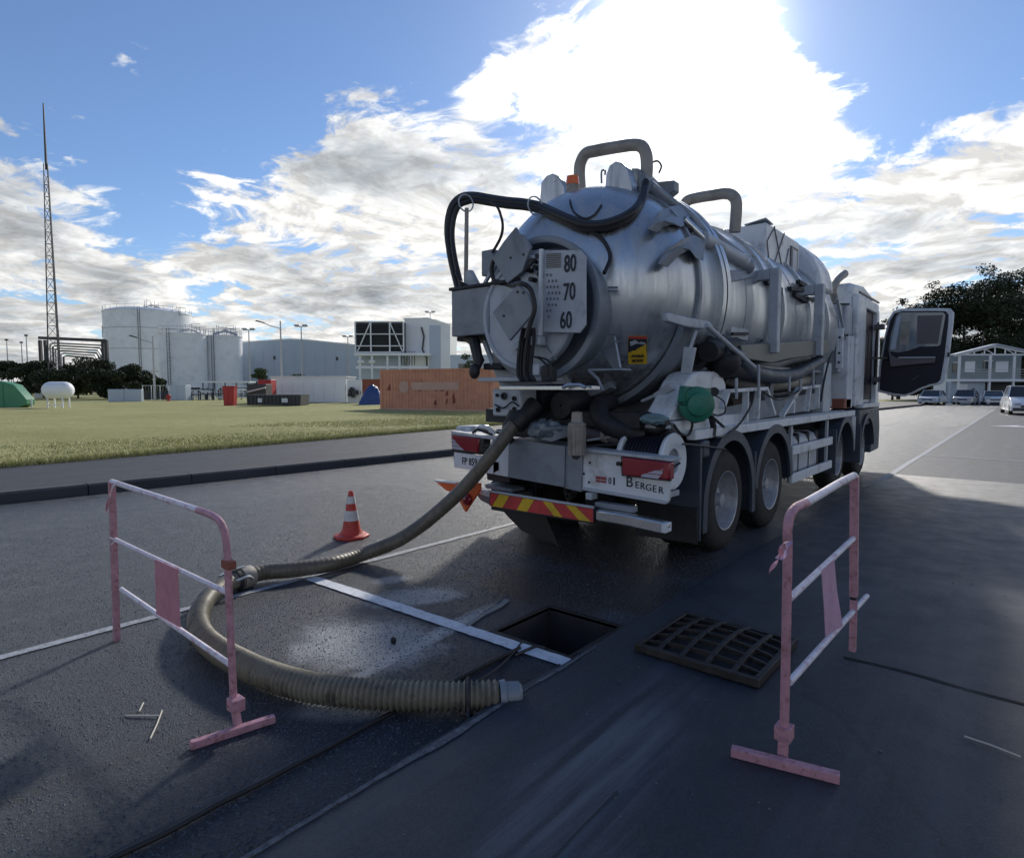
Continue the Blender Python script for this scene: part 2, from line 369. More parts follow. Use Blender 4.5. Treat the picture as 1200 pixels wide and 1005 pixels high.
def asphalt(name, c0, c1, agg=150, bump=.9, rough=.62, smooth=False, wet=True, streaks=False):
    m = bpy.data.materials.new(name); m.use_nodes = True; n = NT(m.node_tree); p = m.node_tree.nodes['Principled BSDF']
    oc = n.n('ShaderNodeTexCoord').outputs['Object']
    big = n.noise(oc, .5, 6, .6, .3); mid = n.noise(oc, 4, 7, .65); fine = n.noise(oc, agg*1.6, 5, .75)
    vo = n.vor(oc, agg); coarse = n.noise(oc, agg*.42, 3, .7); cfac = n.mr(coarse, .40, .62)
    c = n.mix(n.mr(n.m('ADD', n.m('MULTIPLY', big, .6), n.m('MULTIPLY', mid, .4)), .35, .65), c0, c1)
    stone = n.vor(oc, agg, out='Color'); sv = n.sep(stone)[0]
    c = n.mix(n.m('MULTIPLY', n.mr(sv, .70, 1), .35 if smooth else .85), c, tuple(x*(2.1 if smooth else 3.2) for x in c1))
    if not smooth:
        gs = n.sep(n.vor(n.vm('ADD', oc, (3.3, 1.7, .4)), 58, out='Color')); gd_ = n.vor(n.vm('ADD', oc, (3.3, 1.7, .4)), 58)
        gm_ = n.m('MULTIPLY', n.mr(gs[0], .80, .84), n.mr(gd_, .42, .52, 1, 0)); c = n.mix(n.m('MULTIPLY', gm_, n.mr(gs[1], 0, 1, .25, 1)), c, (.17, .19, .22))
    c = n.mix(n.m('MULTIPLY', n.mr(vo, .35, .75), .5), c, tuple(x*.45 for x in c0))
    c = n.mix(n.m('MULTIPLY', cfac, .75 if not smooth else .3), n.mix(.5, c, (.004, .005, .007)), n.mix(.5, c, tuple(x*2.6 for x in c1)))
    # long faint tyre-track streaks along the road
    sx, sy_ = n.sep(oc)[:2]
    st = n.noise(n.comb(n.m('MULTIPLY', sx, 2.6), n.m('MULTIPLY', sy_, .10), 0), 1.6, 5, .6)
    c = n.mix(n.m('MULTIPLY', n.mr(st, .52, .7), .35), c, tuple(x*1.6 for x in c1))
    r = n.mr(mid, .3, .7, rough-.08, rough+.12)
    if wet:
        tr_ = blob(n, oc, -3.10, -.2, .075, 1.9, -6, .025, .5, 41)
        c = n.mix(n.m('MULTIPLY', tr_, .8), c, (.024, .029, .038))
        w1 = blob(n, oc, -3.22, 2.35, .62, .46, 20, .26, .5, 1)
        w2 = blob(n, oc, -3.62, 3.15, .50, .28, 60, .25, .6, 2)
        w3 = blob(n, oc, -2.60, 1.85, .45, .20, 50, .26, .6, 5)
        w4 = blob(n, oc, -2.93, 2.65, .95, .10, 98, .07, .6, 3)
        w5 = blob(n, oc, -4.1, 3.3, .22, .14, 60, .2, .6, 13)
        glare_residue = n.m('MAXIMUM', n.m('MAXIMUM', n.m('MULTIPLY', w1, .8), n.m('MULTIPLY', w2, .85)), n.m('MAXIMUM', w4, n.m('MAXIMUM', n.m('MULTIPLY', w5, .7), n.m('MULTIPLY', w3, .55))))
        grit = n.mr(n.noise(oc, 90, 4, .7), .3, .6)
        c = n.mix(n.m('MULTIPLY', n.m('MULTIPLY', glare_residue, .95), n.mr(grit, 0, 1, .45, 1)), c, (.66, .69, .71))  # pale residue with the wet glare of the bright sky painted into its colour
        r = n.mix(n.m('MULTIPLY', glare_residue, .85), r, .22)
        d1 = blob(n, oc, -2.65, 4.15, 1.05, .50, 20, .30, .12, 7); d2 = blob(n, oc, -3.1, 5.3, 1.3, .8, 0, .3, .3, 9)
        dw = n.m('MAXIMUM', d1, d2)
        c = n.mix(n.m('MULTIPLY', dw, .85), c, (.005, .006, .008)); r = n.mix(n.m('MULTIPLY', dw, .8), r, .30)
        d3 = blob(n, oc, -2.3, 2.5, .5, .35, 10, .3, .4, 11)
        c = n.mix(n.m('MULTIPLY', d3, .6), c, (.018, .02, .024)); r = n.mix(n.m('MULTIPLY', d3, .5), r, .35)
    if streaks:
        s1 = n.noise(n.comb(n.m('MULTIPLY', sx, 9), n.m('MULTIPLY', sy_, .5), 3), 1.3, 5, .6)
        b1 = blob(n, oc, -1.25, 2.0, .38, 1.3, 8, .2, .8, 4)
        c = n.mix(n.m('MULTIPLY', n.m('MULTIPLY', b1, n.mr(s1, .4, .62)), .8), c, (.15, .165, .19))
        for i, (bx_, by_, rx_, ry_, a_) in enumerate([(-1.0, 5.2, .5, .35, 10), (-.3, 1.7, .3, .2, 30), (-.2, 5.8, .9, .5, 0), (-1.7, 5.0, .2, .5, 10)]):
            b2 = blob(n, oc, bx_, by_, rx_, ry_, a_, .35, .7, 20+i)
            c = n.mix(n.m('MULTIPLY', b2, .5), c, (.075, .082, .095))
        cr = n.vor(n.vm('ADD', oc, n.comb(n.m('MULTIPLY', mid, .5), 0, 0)), .35, 'DISTANCE_TO_EDGE')
        c = n.mix(n.m('MULTIPLY', n.mr(cr, .0, .010, 1, 0), .6), c, (.012, .012, .012))
    n.set(p.inputs['Base Color'], c); n.set(p.inputs['Roughness'], r); p.inputs['Specular IOR Level'].default_value = .5
    bp = n.n('ShaderNodeBump'); bp.inputs['Strength'].default_value = bump; bp.inputs['Distance'].default_value = .006 if smooth else .012
    h = n.m('ADD', n.m('MULTIPLY', sv, .45 if not smooth else .2), n.m('ADD', n.m('MULTIPLY', n.m('SUBTRACT', 1, vo), .35), n.m('MULTIPLY', fine, .7)))
    h = n.m('ADD', h, n.m('MULTIPLY', coarse, .8 if not smooth else .5))
    n.set(bp.inputs['Height'], h); m.node_tree.links.new(bp.outputs[0], p.inputs['Normal'])
    return m
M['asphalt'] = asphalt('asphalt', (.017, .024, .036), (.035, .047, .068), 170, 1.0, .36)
M['slab'] = asphalt('worn_slab', (.028, .037, .054), (.048, .062, .086), 230, .7, .42, True, False, True)
M['tarpatch'] = asphalt('tar_strip', (.020, .024, .032), (.032, .038, .048), 260, .3, .45, True, True)
M['walk'] = asphalt('footway_asphalt', (.044, .050, .058), (.066, .073, .082), 160, .5, .7, True, False)
M['far_asphalt'] = asphalt('far_asphalt', (.065, .072, .083), (.095, .102, .112), 60, .3, .6, True, False)

# ------------------------------------------------------------------ ground
PX0, PX1, PY0, PY1 = -2.67, -2.08, 3.02, 3.62       # the open pit
g = MB()
gx_ = [-3000, -2.75, -2.0, 3000]; gy_ = [-600, 2.95, 3.7, 5000]
for i in range(3):
    for j in range(3):
        if not (i == 1 and j == 1): g.add([(gx_[i],gy_[j],-.06),(gx_[i+1],gy_[j],-.06),(gx_[i+1],gy_[j+1],-.06),(gx_[i],gy_[j+1],-.06)], [(0,1,2,3)])
struct('ground', g, M['far_asphalt'], fix=False)
rd = MB()
xs = [-11.3, PX0, PX1, -1.98]; ys = [-8, PY0, PY1, 95]
for i in range(3):
    for j in range(3):
        if i == 1 and j == 1: continue
        o = len(rd.v); rd.add([(xs[i],ys[j],0),(xs[i+1],ys[j],0),(xs[i+1],ys[j+1],0),(xs[i],ys[j+1],0)], [(0,1,2,3)])
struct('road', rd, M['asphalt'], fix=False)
# right hand slab, a low step up from the road, fading out level with it further on
sb = MB(); EDGE = -1.98; rr = random.Random(3)
yy = [-6+.22*i for i in range(90)]
pe = [(EDGE+.02*(rr.random()-.5)+(.02 if y < 1.5 else 0), y) for y in yy]
hz = lambda y: .08 if y < 9 else max(.004, .08-.02*(y-9))
vs = []; fs = []
for (x, y) in pe:
    h = hz(y); vs += [(x-.015, y, -.02), (x+.012, y, h-.012+.004*rr.random()), (x+.05, y, h), (9, y, h)]
for i in range(len(pe)-1):
    for k in range(3): fs.append((i*4+k, i*4+k+1, i*4+k+5, i*4+k+4))
sb.add(vs, fs)
struct('slab_pavement', sb, M['slab'])
fp = MB(); ye = yy[-1]
fp.add([(EDGE, ye, .004), (60, ye, .004), (60, 95, .004), (EDGE, 95, .004)], [(0,1,2,3)])
fp.add([(9, -6, .004), (60, -6, .004), (60, ye, .004), (9, ye, .004)], [(0,1,2,3)])
struct('forecourt', fp, M['far_asphalt'], fix=False)
# pit: real hole with walls and a dark water surface
pt = MB(); D = -1.1
pt.add([(PX0,PY0,-.001),(PX1,PY0,-.001),(PX1,PY1,-.001),(PX0,PY1,-.001),(PX0,PY0,D),(PX1,PY0,D),(PX1,PY1,D),(PX0,PY1,D)],
       [(0,1,5,4),(1,2,6,5),(2,3,7,6),(3,0,4,7),(4,5,6,7)])
struct('drain_pit', pt, M['soil'], fix=False)
fr = MB()
for a, b in (((PX0-.035,PY0-.035,-.02),(PX1+.03,PY0,.008)), ((PX0-.035,PY1,-.02),(PX1+.03,PY1+.035,.008)), ((PX0-.035,PY0,-.02),(PX0,PY1,.008)), ((PX1,PY0,-.02),(PX1+.03,PY1,.008))): fr.box(a, b)
tag(part('pit_frame', fr, M['iron'], bevel=.003), 'dark iron rim set flush round the open drain pit beside the white line', 'drain frame')
wt = MB(); wt.add([(PX0,PY0,-.85),(PX1,PY0,-.85),(PX1,PY1,-.85),(PX0,PY1,-.85)], [(0,1,2,3)])
M['water'] = mat('black_water', (.01, .01, .012), .06, 0, .2, 6, .1, 3)
struct('water', wt, M['water'], fix=False)
# tar seam and smooth trench strip on the road
def strip(name, pts, wd, z, m, jit=0):
    s = MB(); P = [Vector(p) for p in pts]; vs = []
    for i, p in enumerate(P):
        d = (P[min(i+1, len(P)-1)]-P[max(i-1, 0)]).normalized(); nn = Vector((-d.y, d.x, 0))*wd/2
        a = p+nn*(1+jit*(rr.random()-.5)); b = p-nn*(1+jit*(rr.random()-.5)); vs += [(a.x, a.y, z), (b.x, b.y, z)]
    s.add(vs, [(2*i, 2*i+1, 2*i+3, 2*i+2) for i in range(len(P)-1)]); return struct(name, s, m, fix=False)
def densify(a, b, n): a = Vector(a); b = Vector(b); return [a.lerp(b, i/n) for i in range(n+1)]
strip('tar_seam', densify((-2.40, -1.5, 0), (-2.38, 2.95, 0), 60), .022, .004, mat('tar', (.008, .008, .01), .45), .9)

es = MB(); q_ = random.Random(31); w_prev = .03
for i in range(110):
    y0_ = -1.0+.037*i; w_n = max(.006, min(.026, w_prev+q_.uniform(-.004, .004))); bump_ = .022*math.exp(-((y0_-1.85)/.22)**2)
    es.add([(-1.93, y0_, .0845), (-1.93+w_prev+bump_, y0_, .0845), (-1.93+w_n+bump_, y0_+.037, .0845), (-1.93, y0_+.037, .0845)], [(0, 1, 2, 3)])
    w_prev = w_n
M['edge'] = mat('edge_concrete', (.12, .13, .145), .7, 0, .8, 80, .45, 14, dirt=(.025, .03, .038), dirt_amt=.95)
struct('edge_concrete', es, M['edge'], fix=False)
# exposed aggregate of the old road surface near the camera, real little stones
def chippings(n, seed):
    r = np.random.default_rng(seed); x = -2.0-6.5*r.random(n)**1.35; y = -.8+7.3*r.random(n)**1.2
    ok = ~((x > PX0-.05) & (x < PX1+.05) & (y > PY0-.05) & (y < PY1+.05)); x, y = x[ok], y[ok]; n = len(x)
    s = r.uniform(.0025, .0065, n); a = r.uniform(0, 6.28, n); V = np.empty((n*6, 3))
    for k in range(5):
        q = s*r.uniform(.7, 1.2, n); V[k::6] = np.c_[x+q*np.cos(a+k*1.2566), y+q*np.sin(a+k*1.2566), np.full(n, .0)]
    V[5::6] = np.c_[x+s*.2*np.cos(a), y+s*.2*np.sin(a), s*r.uniform(.5, .9, n)]
    F = np.concatenate([np.c_[np.arange(n)*6+k, np.arange(n)*6+(k+1) % 5, np.arange(n)*6+5] for k in range(5)])
    mb = MB(); mb.v = V.tolist(); mb.f = F.tolist()
    return part('chippings', mb, leafmat('chippings', (.028, .034, .044), (.13, .145, .17)), fix=False, kind='stuff')
tag(chippings(62000, 5), 'coarse exposed stone chippings in the old road surface around the hose', 'stones')
# painted lines
strip('lane_line', densify((-4.72, -3, 0), (-4.70, 5.6, 0), 90), .075, .006, M['line_worn'], .35)
strip('lane_line', densify((-4.70, 5.6, 0), (-4.70, 60, 0), 60), .09, .006, M['line_worn'], .2)
strip('cross_line', densify((-4.66, 2.86, 0), (-2.02, 2.93, 0), 50), .115, .008, M['paint_line'], .12)
strip('edge_line', densify((-1.93, 9.8, 0), (-1.95, 60, 0), 60), .10, .010, M['line_worn'], .2)
strip('bay_line', [(-1.9, 17.9, 0), (3, 17.6, 0)], .12, .010, M['line_worn'], 0)
strip('bay_line', [(-8, 31, 0), (-1.95, 31, 0)], .14, .010, M['line_worn'], 0)
ar = MB()
ar.add([(-1.25,33.6,.012),(3.5,33.2,.012),(3.5,34.0,.012),(-.3,34.2,.012),(-.2,35.0,.012)], [(0,1,2,3,4)])
struct('road_arrow', ar, M['paint_line'], fix=False)
jt = MB(); P = []
for i in range(41):
    x = -.75+i*.14; P.append((x, 3.88+.02*math.sin(i*.9)+.012*(rr.random()-.5), 0))
strip('slab_joint', P, .022, .084, mat('joint', (.006, .006, .007), .8), 1.0)
strip('slab_joint', [(-1.15+.01*rr.random(), -1+.2*i, 0) for i in range(16)], .010, .084, M['tarpatch'], 1.0)
# left kerb in separate stones, footway, lawn
KX = lambda y: -11.08+.052*(y-2)
gut = MB()
for k in range(52):
    y0 = -9+1.5*k; y1 = y0+1.485; b = MB()
    a0, a1 = KX(y0), KX(y1)
    b.add([(a0,y0,-.05),(a1,y1,-.05),(a1,y1,.13),(a0,y0,.13),(a0-.03,y0,.16),(a1-.03,y1,.16),(a0-.2,y0,.16),(a1-.2,y1,.16),(a0-.2,y0,-.05),(a1-.2,y1,-.05)],
          [(0,1,2,3),(3,2,5,4),(4,5,7,6),(6,7,9,8),(0,3,4,6,8),(1,9,7,5,2)])
    if k == 0:
        kerb = part('kerb', MB().box((-11.5,-10.3,-.06),(-11.4,-10.1,-.05)), M['dark'], kind='structure')
    part('kerb_stone', b, M['kerb'] if 'kerb' in M else M.setdefault('kerb', mat('kerb_stone', (.05, .054, .062), .75, 0, .4, 30, .25, 1.2, dirt=(.11, .11, .115), dirt_amt=.5)), kerb)
gx = lambda y: -14.72-.105*(y-2.6) if y > 2.6 else -14.72-.02*(y-2.6)
fw = MB(); Y = [-10+2*i for i in range(46)]
vs = []
for y in Y: vs += [(KX(y)-.2, y, .155), (gx(y)-.4, y, .155)]
fw.add(vs, [(2*i, 2*i+2, 2*i+3, 2*i+1) for i in range(len(Y)-1)])
struct('footway', fw, M['walk'], fix=False)
lw = MB(); vs = []; NX = 60
cols = [0]+[.3*1.12**i for i in range(NX)]
for j, y in enumerate([-40+2.5*i for i in range(75)]):
    for i, c in enumerate(cols):
        x = gx(y)-c; hgt = .16+.05*math.sin(x*.21+y*.13)*min(1, c/6)+.03*math.sin(x*.63-y*.41)*min(1, c/3)+(.035*rr.random() if c < 25 else 0)
        vs.append((x+(.08*(rr.random()-.5) if i == 0 else 0), y, hgt if c < 60 else .12))
W_ = len(cols)
lw.add(vs, [(j*W_+i, j*W_+i+1, (j+1)*W_+i+1, (j+1)*W_+i) for j in range(74) for i in range(W_-1)])
struct('lawn', lw, M['lawn'])
# grass blades near the edge
def grass(n, name):
    x = np.empty(n); y = rng.uniform(-3, 34, n); t = rng.random(n)**2.2*13
    gxx = np.where(y > 2.6, -14.72-.105*(y-2.6), -14.72-.02*(y-2.6)); x = gxx+.12-t
    h = rng.uniform(.02, .06, n)*np.where(t < .5, 2.6*(1-t), 1.0)*(1-t/16); a = rng.uniform(0, 2*np.pi, n); w_ = rng.uniform(.008, .02, n)
    lx, ly = rng.normal(0, .04, n), rng.normal(0, .04, n)
    V = np.empty((n*3, 3)); z0 = np.full(n, .15)
    V[0::3] = np.c_[x-np.cos(a)*w_, y-np.sin(a)*w_, z0]; V[1::3] = np.c_[x+np.cos(a)*w_, y+np.sin(a)*w_, z0]; V[2::3] = np.c_[x+lx, y+ly, z0+.03+h]
    me = bpy.data.meshes.new(name); me.from_pydata(V.tolist(), [], np.arange(n*3).reshape(-1, 3).tolist()); me.materials.append(M['grassblade'])
    o = bpy.data.objects.new(name, me); col.objects.link(o); o['kind'] = 'stuff'
    return tag(o, 'short dry grass tufts along the edge of the lawn', 'grass')
grass(90000, 'grass')

# ------------------------------------------------------------------ background frame: local +X to the right, +Y away
fh = Vector((-sy, cy, 0))
def bgloc(px, D): p = fh*D + rv*((px-600)/FPX*D); return (p.x, p.y, 0)
def bgthing(name, label, cat, px, D, group=None, z=.1, rot=0):
    l = bgloc(px, D); return thing(name, label, cat, (l[0], l[1], z), YAW+rot, group)
def leaves(n, blobs, size, seed, squash=1.0):
    r = np.random.default_rng(seed); out = []
    wts = np.array([b[3]**2*b[4] for b in blobs]); wts = wts/wts.sum()
    idx = r.choice(len(blobs), n, p=wts); B = np.array(blobs)[idx]
    d = r.normal(size=(n, 3)); d /= np.linalg.norm(d, axis=1)[:, None]; rad = r.random(n)**.38
    # lumpy clusters
    c = B[:, :3]+d*rad[:, None]*B[:, 3:4]*np.c_[np.ones(n), np.ones(n), B[:, 4]/B[:, 3]]
    a = r.normal(size=(n, 3)); a /= np.linalg.norm(a, axis=1)[:, None]; b = np.cross(a, r.normal(size=(n, 3))); b /= np.linalg.norm(b, axis=1)[:, None]
    s = size*r.uniform(.5, 1.3, n)[:, None]
    V = np.empty((n*4, 3)); V[0::4] = c-a*s; V[1::4] = c-b*s*.5; V[2::4] = c+a*s; V[3::4] = c+b*s*.5
    mb = MB(); mb.v = V.tolist(); mb.f = np.arange(n*4).reshape(-1, 4).tolist(); return mb
def leafpart(mb, m, parent, name='crown'):
    me = bpy.data.meshes.new(name); me.from_pydata(mb.v, [], mb.f); me.materials.append(m)
    o = bpy.data.objects.new(name, me); col.objects.link(o); o.parent = parent; return o
def tree(px, D, wid, hgt, label, n, leaf, seed, m='leaf', trunkh=.35, low=False, group=None, name='tree', z=.1):
    t = bgthing(name, label, 'tree', px, D, group, z); r = random.Random(seed)
    bl = []; base = hgt*(.12 if low else trunkh)
    for i in range(26 if not low else 14):
        a = r.random()*6.28; q = r.random()**.6; zf = r.random()
        rad = wid/2*math.sin(math.pi*(.12+.8*zf))**.7
        s_ = wid*(.09+.10*r.random())
        bl.append((math.cos(a)*q*(rad-s_*.6), math.sin(a)*q*(rad-s_*.6), base+(hgt-base-s_*.7)*zf+s_*.2, s_, s_*.62))
    if not low:
        for i in range(46):
            a = r.random()*6.28; zf_ = r.random(); rad = wid/2*math.sin(math.pi*(.15+.75*zf_))**.6*(1.0+.14*r.random()); s_ = wid*(.03+.04*r.random()); rad *= .72
            bl.append((math.cos(a)*rad, math.sin(a)*rad, base+(hgt-base)*zf_+s_*.6, s_, s_*.7))
    leafpart(leaves(n, bl, leaf, seed), M[m], t)
    tr = MB(); tr.tube([(0, 0, -.2), (.05*wid*.1, 0, base*.7), (.1, .05, base+hgt*.2)], [hgt*.028, hgt*.02, hgt*.012], 8)
    for i in range(7):
        b = bl[i]; tr.tube([(0, 0, base*.6), (b[0]*.4, b[1]*.4, (base*.6+b[2])/2), (b[0], b[1], b[2])], [hgt*.014, hgt*.009, hgt*.004], 6)
    part('trunk', tr, M['bark'], t)
    return t
H0 = 1.63
def gd(ypx): return H0*FPX/(ypx-455)     # depth of a ground point seen at that row

# dark hedge trees behind the gas tank, left
hd = [(-25, 98, 11, 5.9), (18, 100, 11, 5.9), (52, 96, 10, 6.2), (92, 92, 11, 6.4), (128, 88, 10, 6.0), (158, 84, 8, 5.0), (176, 90, 6, 4.0)]
hl = ['dark bushy tree cut by the left edge of the frame, behind the green cover', 'low dark tree left of the lattice mast, behind the green cover', 'dark tree directly behind the lattice mast foot',
      'dark rounded tree just right of the lattice mast, under the pipe rack', 'broad dark tree in front of the left side of the biggest white tank', 'smaller dark tree in front of the biggest white tank',
      'lowest dark tree at the right end of the hedge, beside the middle tank']
for i, (px, D_, wd, hg) in enumerate(hd):
    tree(px, D_, wd, hg, hl[i], 12000, .19, 50+i, 'leaf_dark', low=True, group='dark trees along the tank yard')
# small trees in front of the warehouse
for i, (px, D_, wd, hg, lb) in enumerate([(306, 105, 5, 5.0, 'light leafy tree by the lamp post left of the warehouse wall'), (350, 118, 8, 4.4, 'rounded dark shrub tree in front of the blue-grey warehouse'), (372, 117, 6, 3.9, 'small dark shrub tree right of the tall street lamp')]):
    tree(px, D_, wd, hg, lb, 2600, .16, 80+i, 'leaf', low=True, group='trees before the warehouse')
tree(548, 78, 3.6, 6.0, 'slim tree seen between the tanker and the orange container', 1500, .13, 90, 'leaf', low=True)

def ringrail(mb, R, z, h, nposts, a0=0, a1=360, thick=.06):
    for k in range(nposts+1):
        a = R_(a0+(a1-a0)*k/nposts); x, y = R*math.cos(a), R*math.sin(a); mb.bar((x, y, z), (x, y, z+h), thick, thick)
    for hh in (h, h*.5):
        mb.tube([(R*math.cos(R_(a0+(a1-a0)*k/48)), R*math.sin(R_(a0+(a1-a0)*k/48)), z+hh) for k in range(49)], thick*.5, 4)
def storage_tank(px0, px1, ytop, D, label, seams, dome=.08, railspan=(0, 360), group='white storage tanks'):
    k = D/FPX; R = (px1-px0)/2*k; c = (px0+px1)/2; Hh = (455-ytop)*k+H0-.1
    t = bgthing('storage_tank', label, 'tank', c, D+R, group)
    s_ = MB(); s_.lathe([(0, R), (Hh, R), (Hh+.02, R+.12), (Hh+.18, R+.12), (Hh+.2, R-.02)], (0, 0, 0), (0, 0, 1), 72)
    part('shell', s_, M['tank_white'], t)
    rf = MB(); rf.lathe([(Hh+.15, R)]+[(Hh+.15+R*2*dome*math.cos(a), max(.01, R*math.sin(a))) for a in np.linspace(math.pi/2, 0, 8)], (0, 0, 0), (0, 0, 1), 72)
    part('roof', rf, M['tank_white'], t)
    for q in seams:
        sm = MB(); sm.lathe([(Hh*q-.07, R+.0), (Hh*q-.07, R+.10), (Hh*q+.07, R+.10), (Hh*q+.07, R)], (0, 0, 0), (0, 0, 1), 72)
        part('stiffener_ring', sm, M['galv'], t)
    rl = MB(); ringrail(rl, R-.1, Hh+.2, 1.2, 22, *railspan); part('guard_rail', rl, M['galv'], t)
    ld = MB()
    ax = math.radians(-95+seams.__len__()*8)
    x, y = (R+.3)*math.cos(ax), (R+.3)*math.sin(ax)
    ld.bar((x-.25, y, 0), (x-.25, y, Hh+1), .07, .07); ld.bar((x+.25, y, 0), (x+.25, y, Hh+1), .07, .07)
    for q in range(int(Hh/.5)): ld.bar((x-.25, y, q*.5+.3), (x+.25, y, q*.5+.3), .05, .05)
    part('ladder', ld, M['galv_dark'], t)
    return t, R, Hh
t, R0, Hh0 = storage_tank(130, 226, 364, 150, 'largest white cylindrical storage tank at the left, red mark near its top edge', (.28, .55, .80), .07, (-150, 120))
mk = MB()
for z0, z1 in ((Hh0*.70, Hh0*.73), (Hh0*.735, Hh0*.79), (Hh0*.795, Hh0*.84)):
    mk.lathe([(z0, R0+.12), (z1, R0+.12)], (0, 0, 0), (0, 0, 1), 6, 203, 216)
part('red_mark', mk, mat('red_print', (.55, .22, .22), .6), t)
# cluttered platforms on the tank roofs
def roofgear(t, x0, x1, z, seed, y=0):
    r = random.Random(seed); g_ = MB()
    for i in range(9):
        x = x0+(x1-x0)*r.random(); h = .8+1.6*r.random(); g_.bar((x, y, z), (x, y, z+h), .09, .09)
    for i in range(6):
        x = x0+(x1-x0)*r.random()*.7; zz_ = z+.4+1.5*r.random(); g_.bar((x, y, zz_), (x+1.5+2*r.random(), y, zz_+(r.random()-.5)*.8), .08, .08)
    g_.tube([(x0, y, z+.3), ((x0+x1)/2, y, z+1.0), (x1, y, z+.1)], .14, 6)
    part('roof_platform', g_, M['galv'], t)
roofgear(t, -1.5, 3.5, Hh0+1.4, 1); roofgear(t, 6.5, 10, Hh0-.6, 2, -3)
t, R1, H1 = storage_tank(191, 243, 391, 118, 'middle white tank standing in front of the largest tank', (), .03, (-180, 180)); roofgear(t, -1, 3.5, H1+.2, 3)
t, R2, H2 = storage_tank(243, 285, 394, 124, 'right-hand white tank beside the middle tank, dark pipework on top', (), .03, (-180, 180)); roofgear(t, -2, 3, H2+.2, 4); roofgear(t, -2, 3, H2+.4, 9)
for i, (px, lb) in enumerate([(212, 'thin vertical seam post on the middle tank'),]):
    pass
# pipe bundle between the tanks and the yard
t = bgthing('pipework', 'tangle of white and dark pipes at the foot of the storage tanks', 'pipework', 235, 82)
r = random.Random(5); g1 = MB(); g2 = MB()
for i in range(34):
    x = -3+9*r.random(); z = .3+1.5*r.random(); (g1 if i % 2 else g2).tube([(x, -.2*r.random(), z), (x+1+1.5*r.random(), 0, z)], .05+.05*r.random(), 6)
for i in range(30):
    x = -3+9*r.random(); (g1 if i % 2 else g2).bar((x, .1, 0), (x, .1, .8+1.2*r.random()), .09, .09)
part('pipe', g1, M['shed_light'], t); part('pipe', g2, M['galv_dark'], t)
vb = MB()
for i in range(8): vb.cyl((-2+i*.9, .3, 0), (-2+i*.9, .3, .7+.3*(i % 3)), .22, None, 10)
part('valve', vb, M['galv_dark'], t)
t = bgthing('canopy', 'low flat white canopy on posts right of the storage tanks', 'canopy', 268, 84)
part('roof', MB().box((-3.2, -1, 2.3), (3.4, 1, 2.5)), M['shed_light'], t)
for x in (-3, -1.5, 0, 1.5, 3): part('post', MB().box((x-.06, -.9, 0), (x+.06, -.78, 2.3)), M['galv_dark'], t)
# pipe rack
t = bgthing('pipe_rack', 'dark steel pipe rack above the trees between the mast and the tanks', 'pipe rack', 90, 110)
k = 110/FPX; fr_ = MB(); z1 = (455-397)*k+H0; 
for x in (-39*k, -33*k, 34*k, 38*k): fr_.bar((x, 0, 0), (x, 0, z1-.4), .45, .45)
fr_.bar((-40*k, 0, z1), (38*k, 0, z1-.5), .5, .5)
part('frame', fr_, M['galv_dark'], t)
for i in range(6):
    part('pipe', MB().tube([((-30+3*i)*k, .5, 2), ((-30+3*i)*k, .5, z1-1.1-.5*i*.9), ((-26+3*i)*k, .5, z1-.9-.5*i*.9), ((30-2*i)*k, .5, z1-1.3-.5*i*.9), ((33-2*i)*k, .5, z1-2.2-.5*i*.9), ((33-2*i)*k, .5, 2)], .16, 6), M['galv_dark' if i % 2 else 'galv'], t)
# lattice mast
D_ = 92; k = D_/FPX
t = bgthing('lattice_mast', 'tall slim lattice radio mast tapering to a whip at the far left', 'mast', 68, D_)
Hm = ((455-122)*k+H0)*.968; off = -1.1*k*0
def legp(i, z):
    q = max(.0, 1-z/(Hm*.80)); wv = .30+.70*q; a = R_(90+120*i); return Vector((wv*math.cos(a), wv*math.sin(a), z))
for i in range(3):
    part('mast_leg', MB().tube([legp(i, 0), legp(i, Hm*.4), legp(i, Hm*.8)], [.09, .08, .06], 6), M['galv_dark'], t)
br = MB(); zc = .6; nlv = 0
while zc < Hm*.8-1.6:
    h = 1.7
    for i in range(3):
        a, b = legp(i, zc), legp((i+1) % 3, zc); br.bar(a, b, .06, .06)
        c = legp((i+1) % 3, zc+h) if nlv % 2 else legp(i, zc+h); d = a if nlv % 2 else b; br.bar(d, c, .05, .05)
    zc += h; nlv += 1
part('bracing', br, M['galv_dark'], t)
part('antenna', MB().tube([(0, 0, Hm*.78), (0, 0, Hm*.9), (0, 0, Hm)], [.17, .13, .08], 6), M['galv_dark'], t)
pl = MB(); pl.box((.8, -.6, 3.4), (2.6, .6, 3.5)); pl.bar((2.5, -.5, 0), (2.5, -.5, 4.4), .08, .08); pl.bar((.9, -.5, 0), (.9, -.5, 4.4), .08, .08); pl.bar((.8, -.5, 4.4), (2.6, -.5, 4.4), .06, .06)
part('platform', pl, M['galv'], t)
# small horizontal gas tank on legs
D_ = 46; k = D_/FPX
t = bgthing('gas_tank', 'small white horizontal gas tank on thin legs on the lawn', 'tank', 69, D_)
zc = (455-457)*k+H0-.1; r_ = .62
part('vessel', MB().lathe([(-1.05, .02), (-1.03, .2), (-.95, .42), (-.8, .55), (-.6, r_), (.6, r_), (.8, .55), (.95, .42), (1.03, .2), (1.05, .02)], (0, 0, zc), (1, 0, 0), 28), M['tank_white'], t)
for x in (-.55, .55):
    for y in (-.35, .35): part('leg', MB().bar((x, y, 0), (x, y, zc-.5), .09, .09), M['shed_light'], t)
part('base', MB().box((-1.0, -.7, -.06), (1.6, .7, .06)), M['concrete'], t)
part('cross_brace', MB().bar((-.55, -.35, .3), (.55, -.35, .3), .06, .06), M['shed_light'], t)
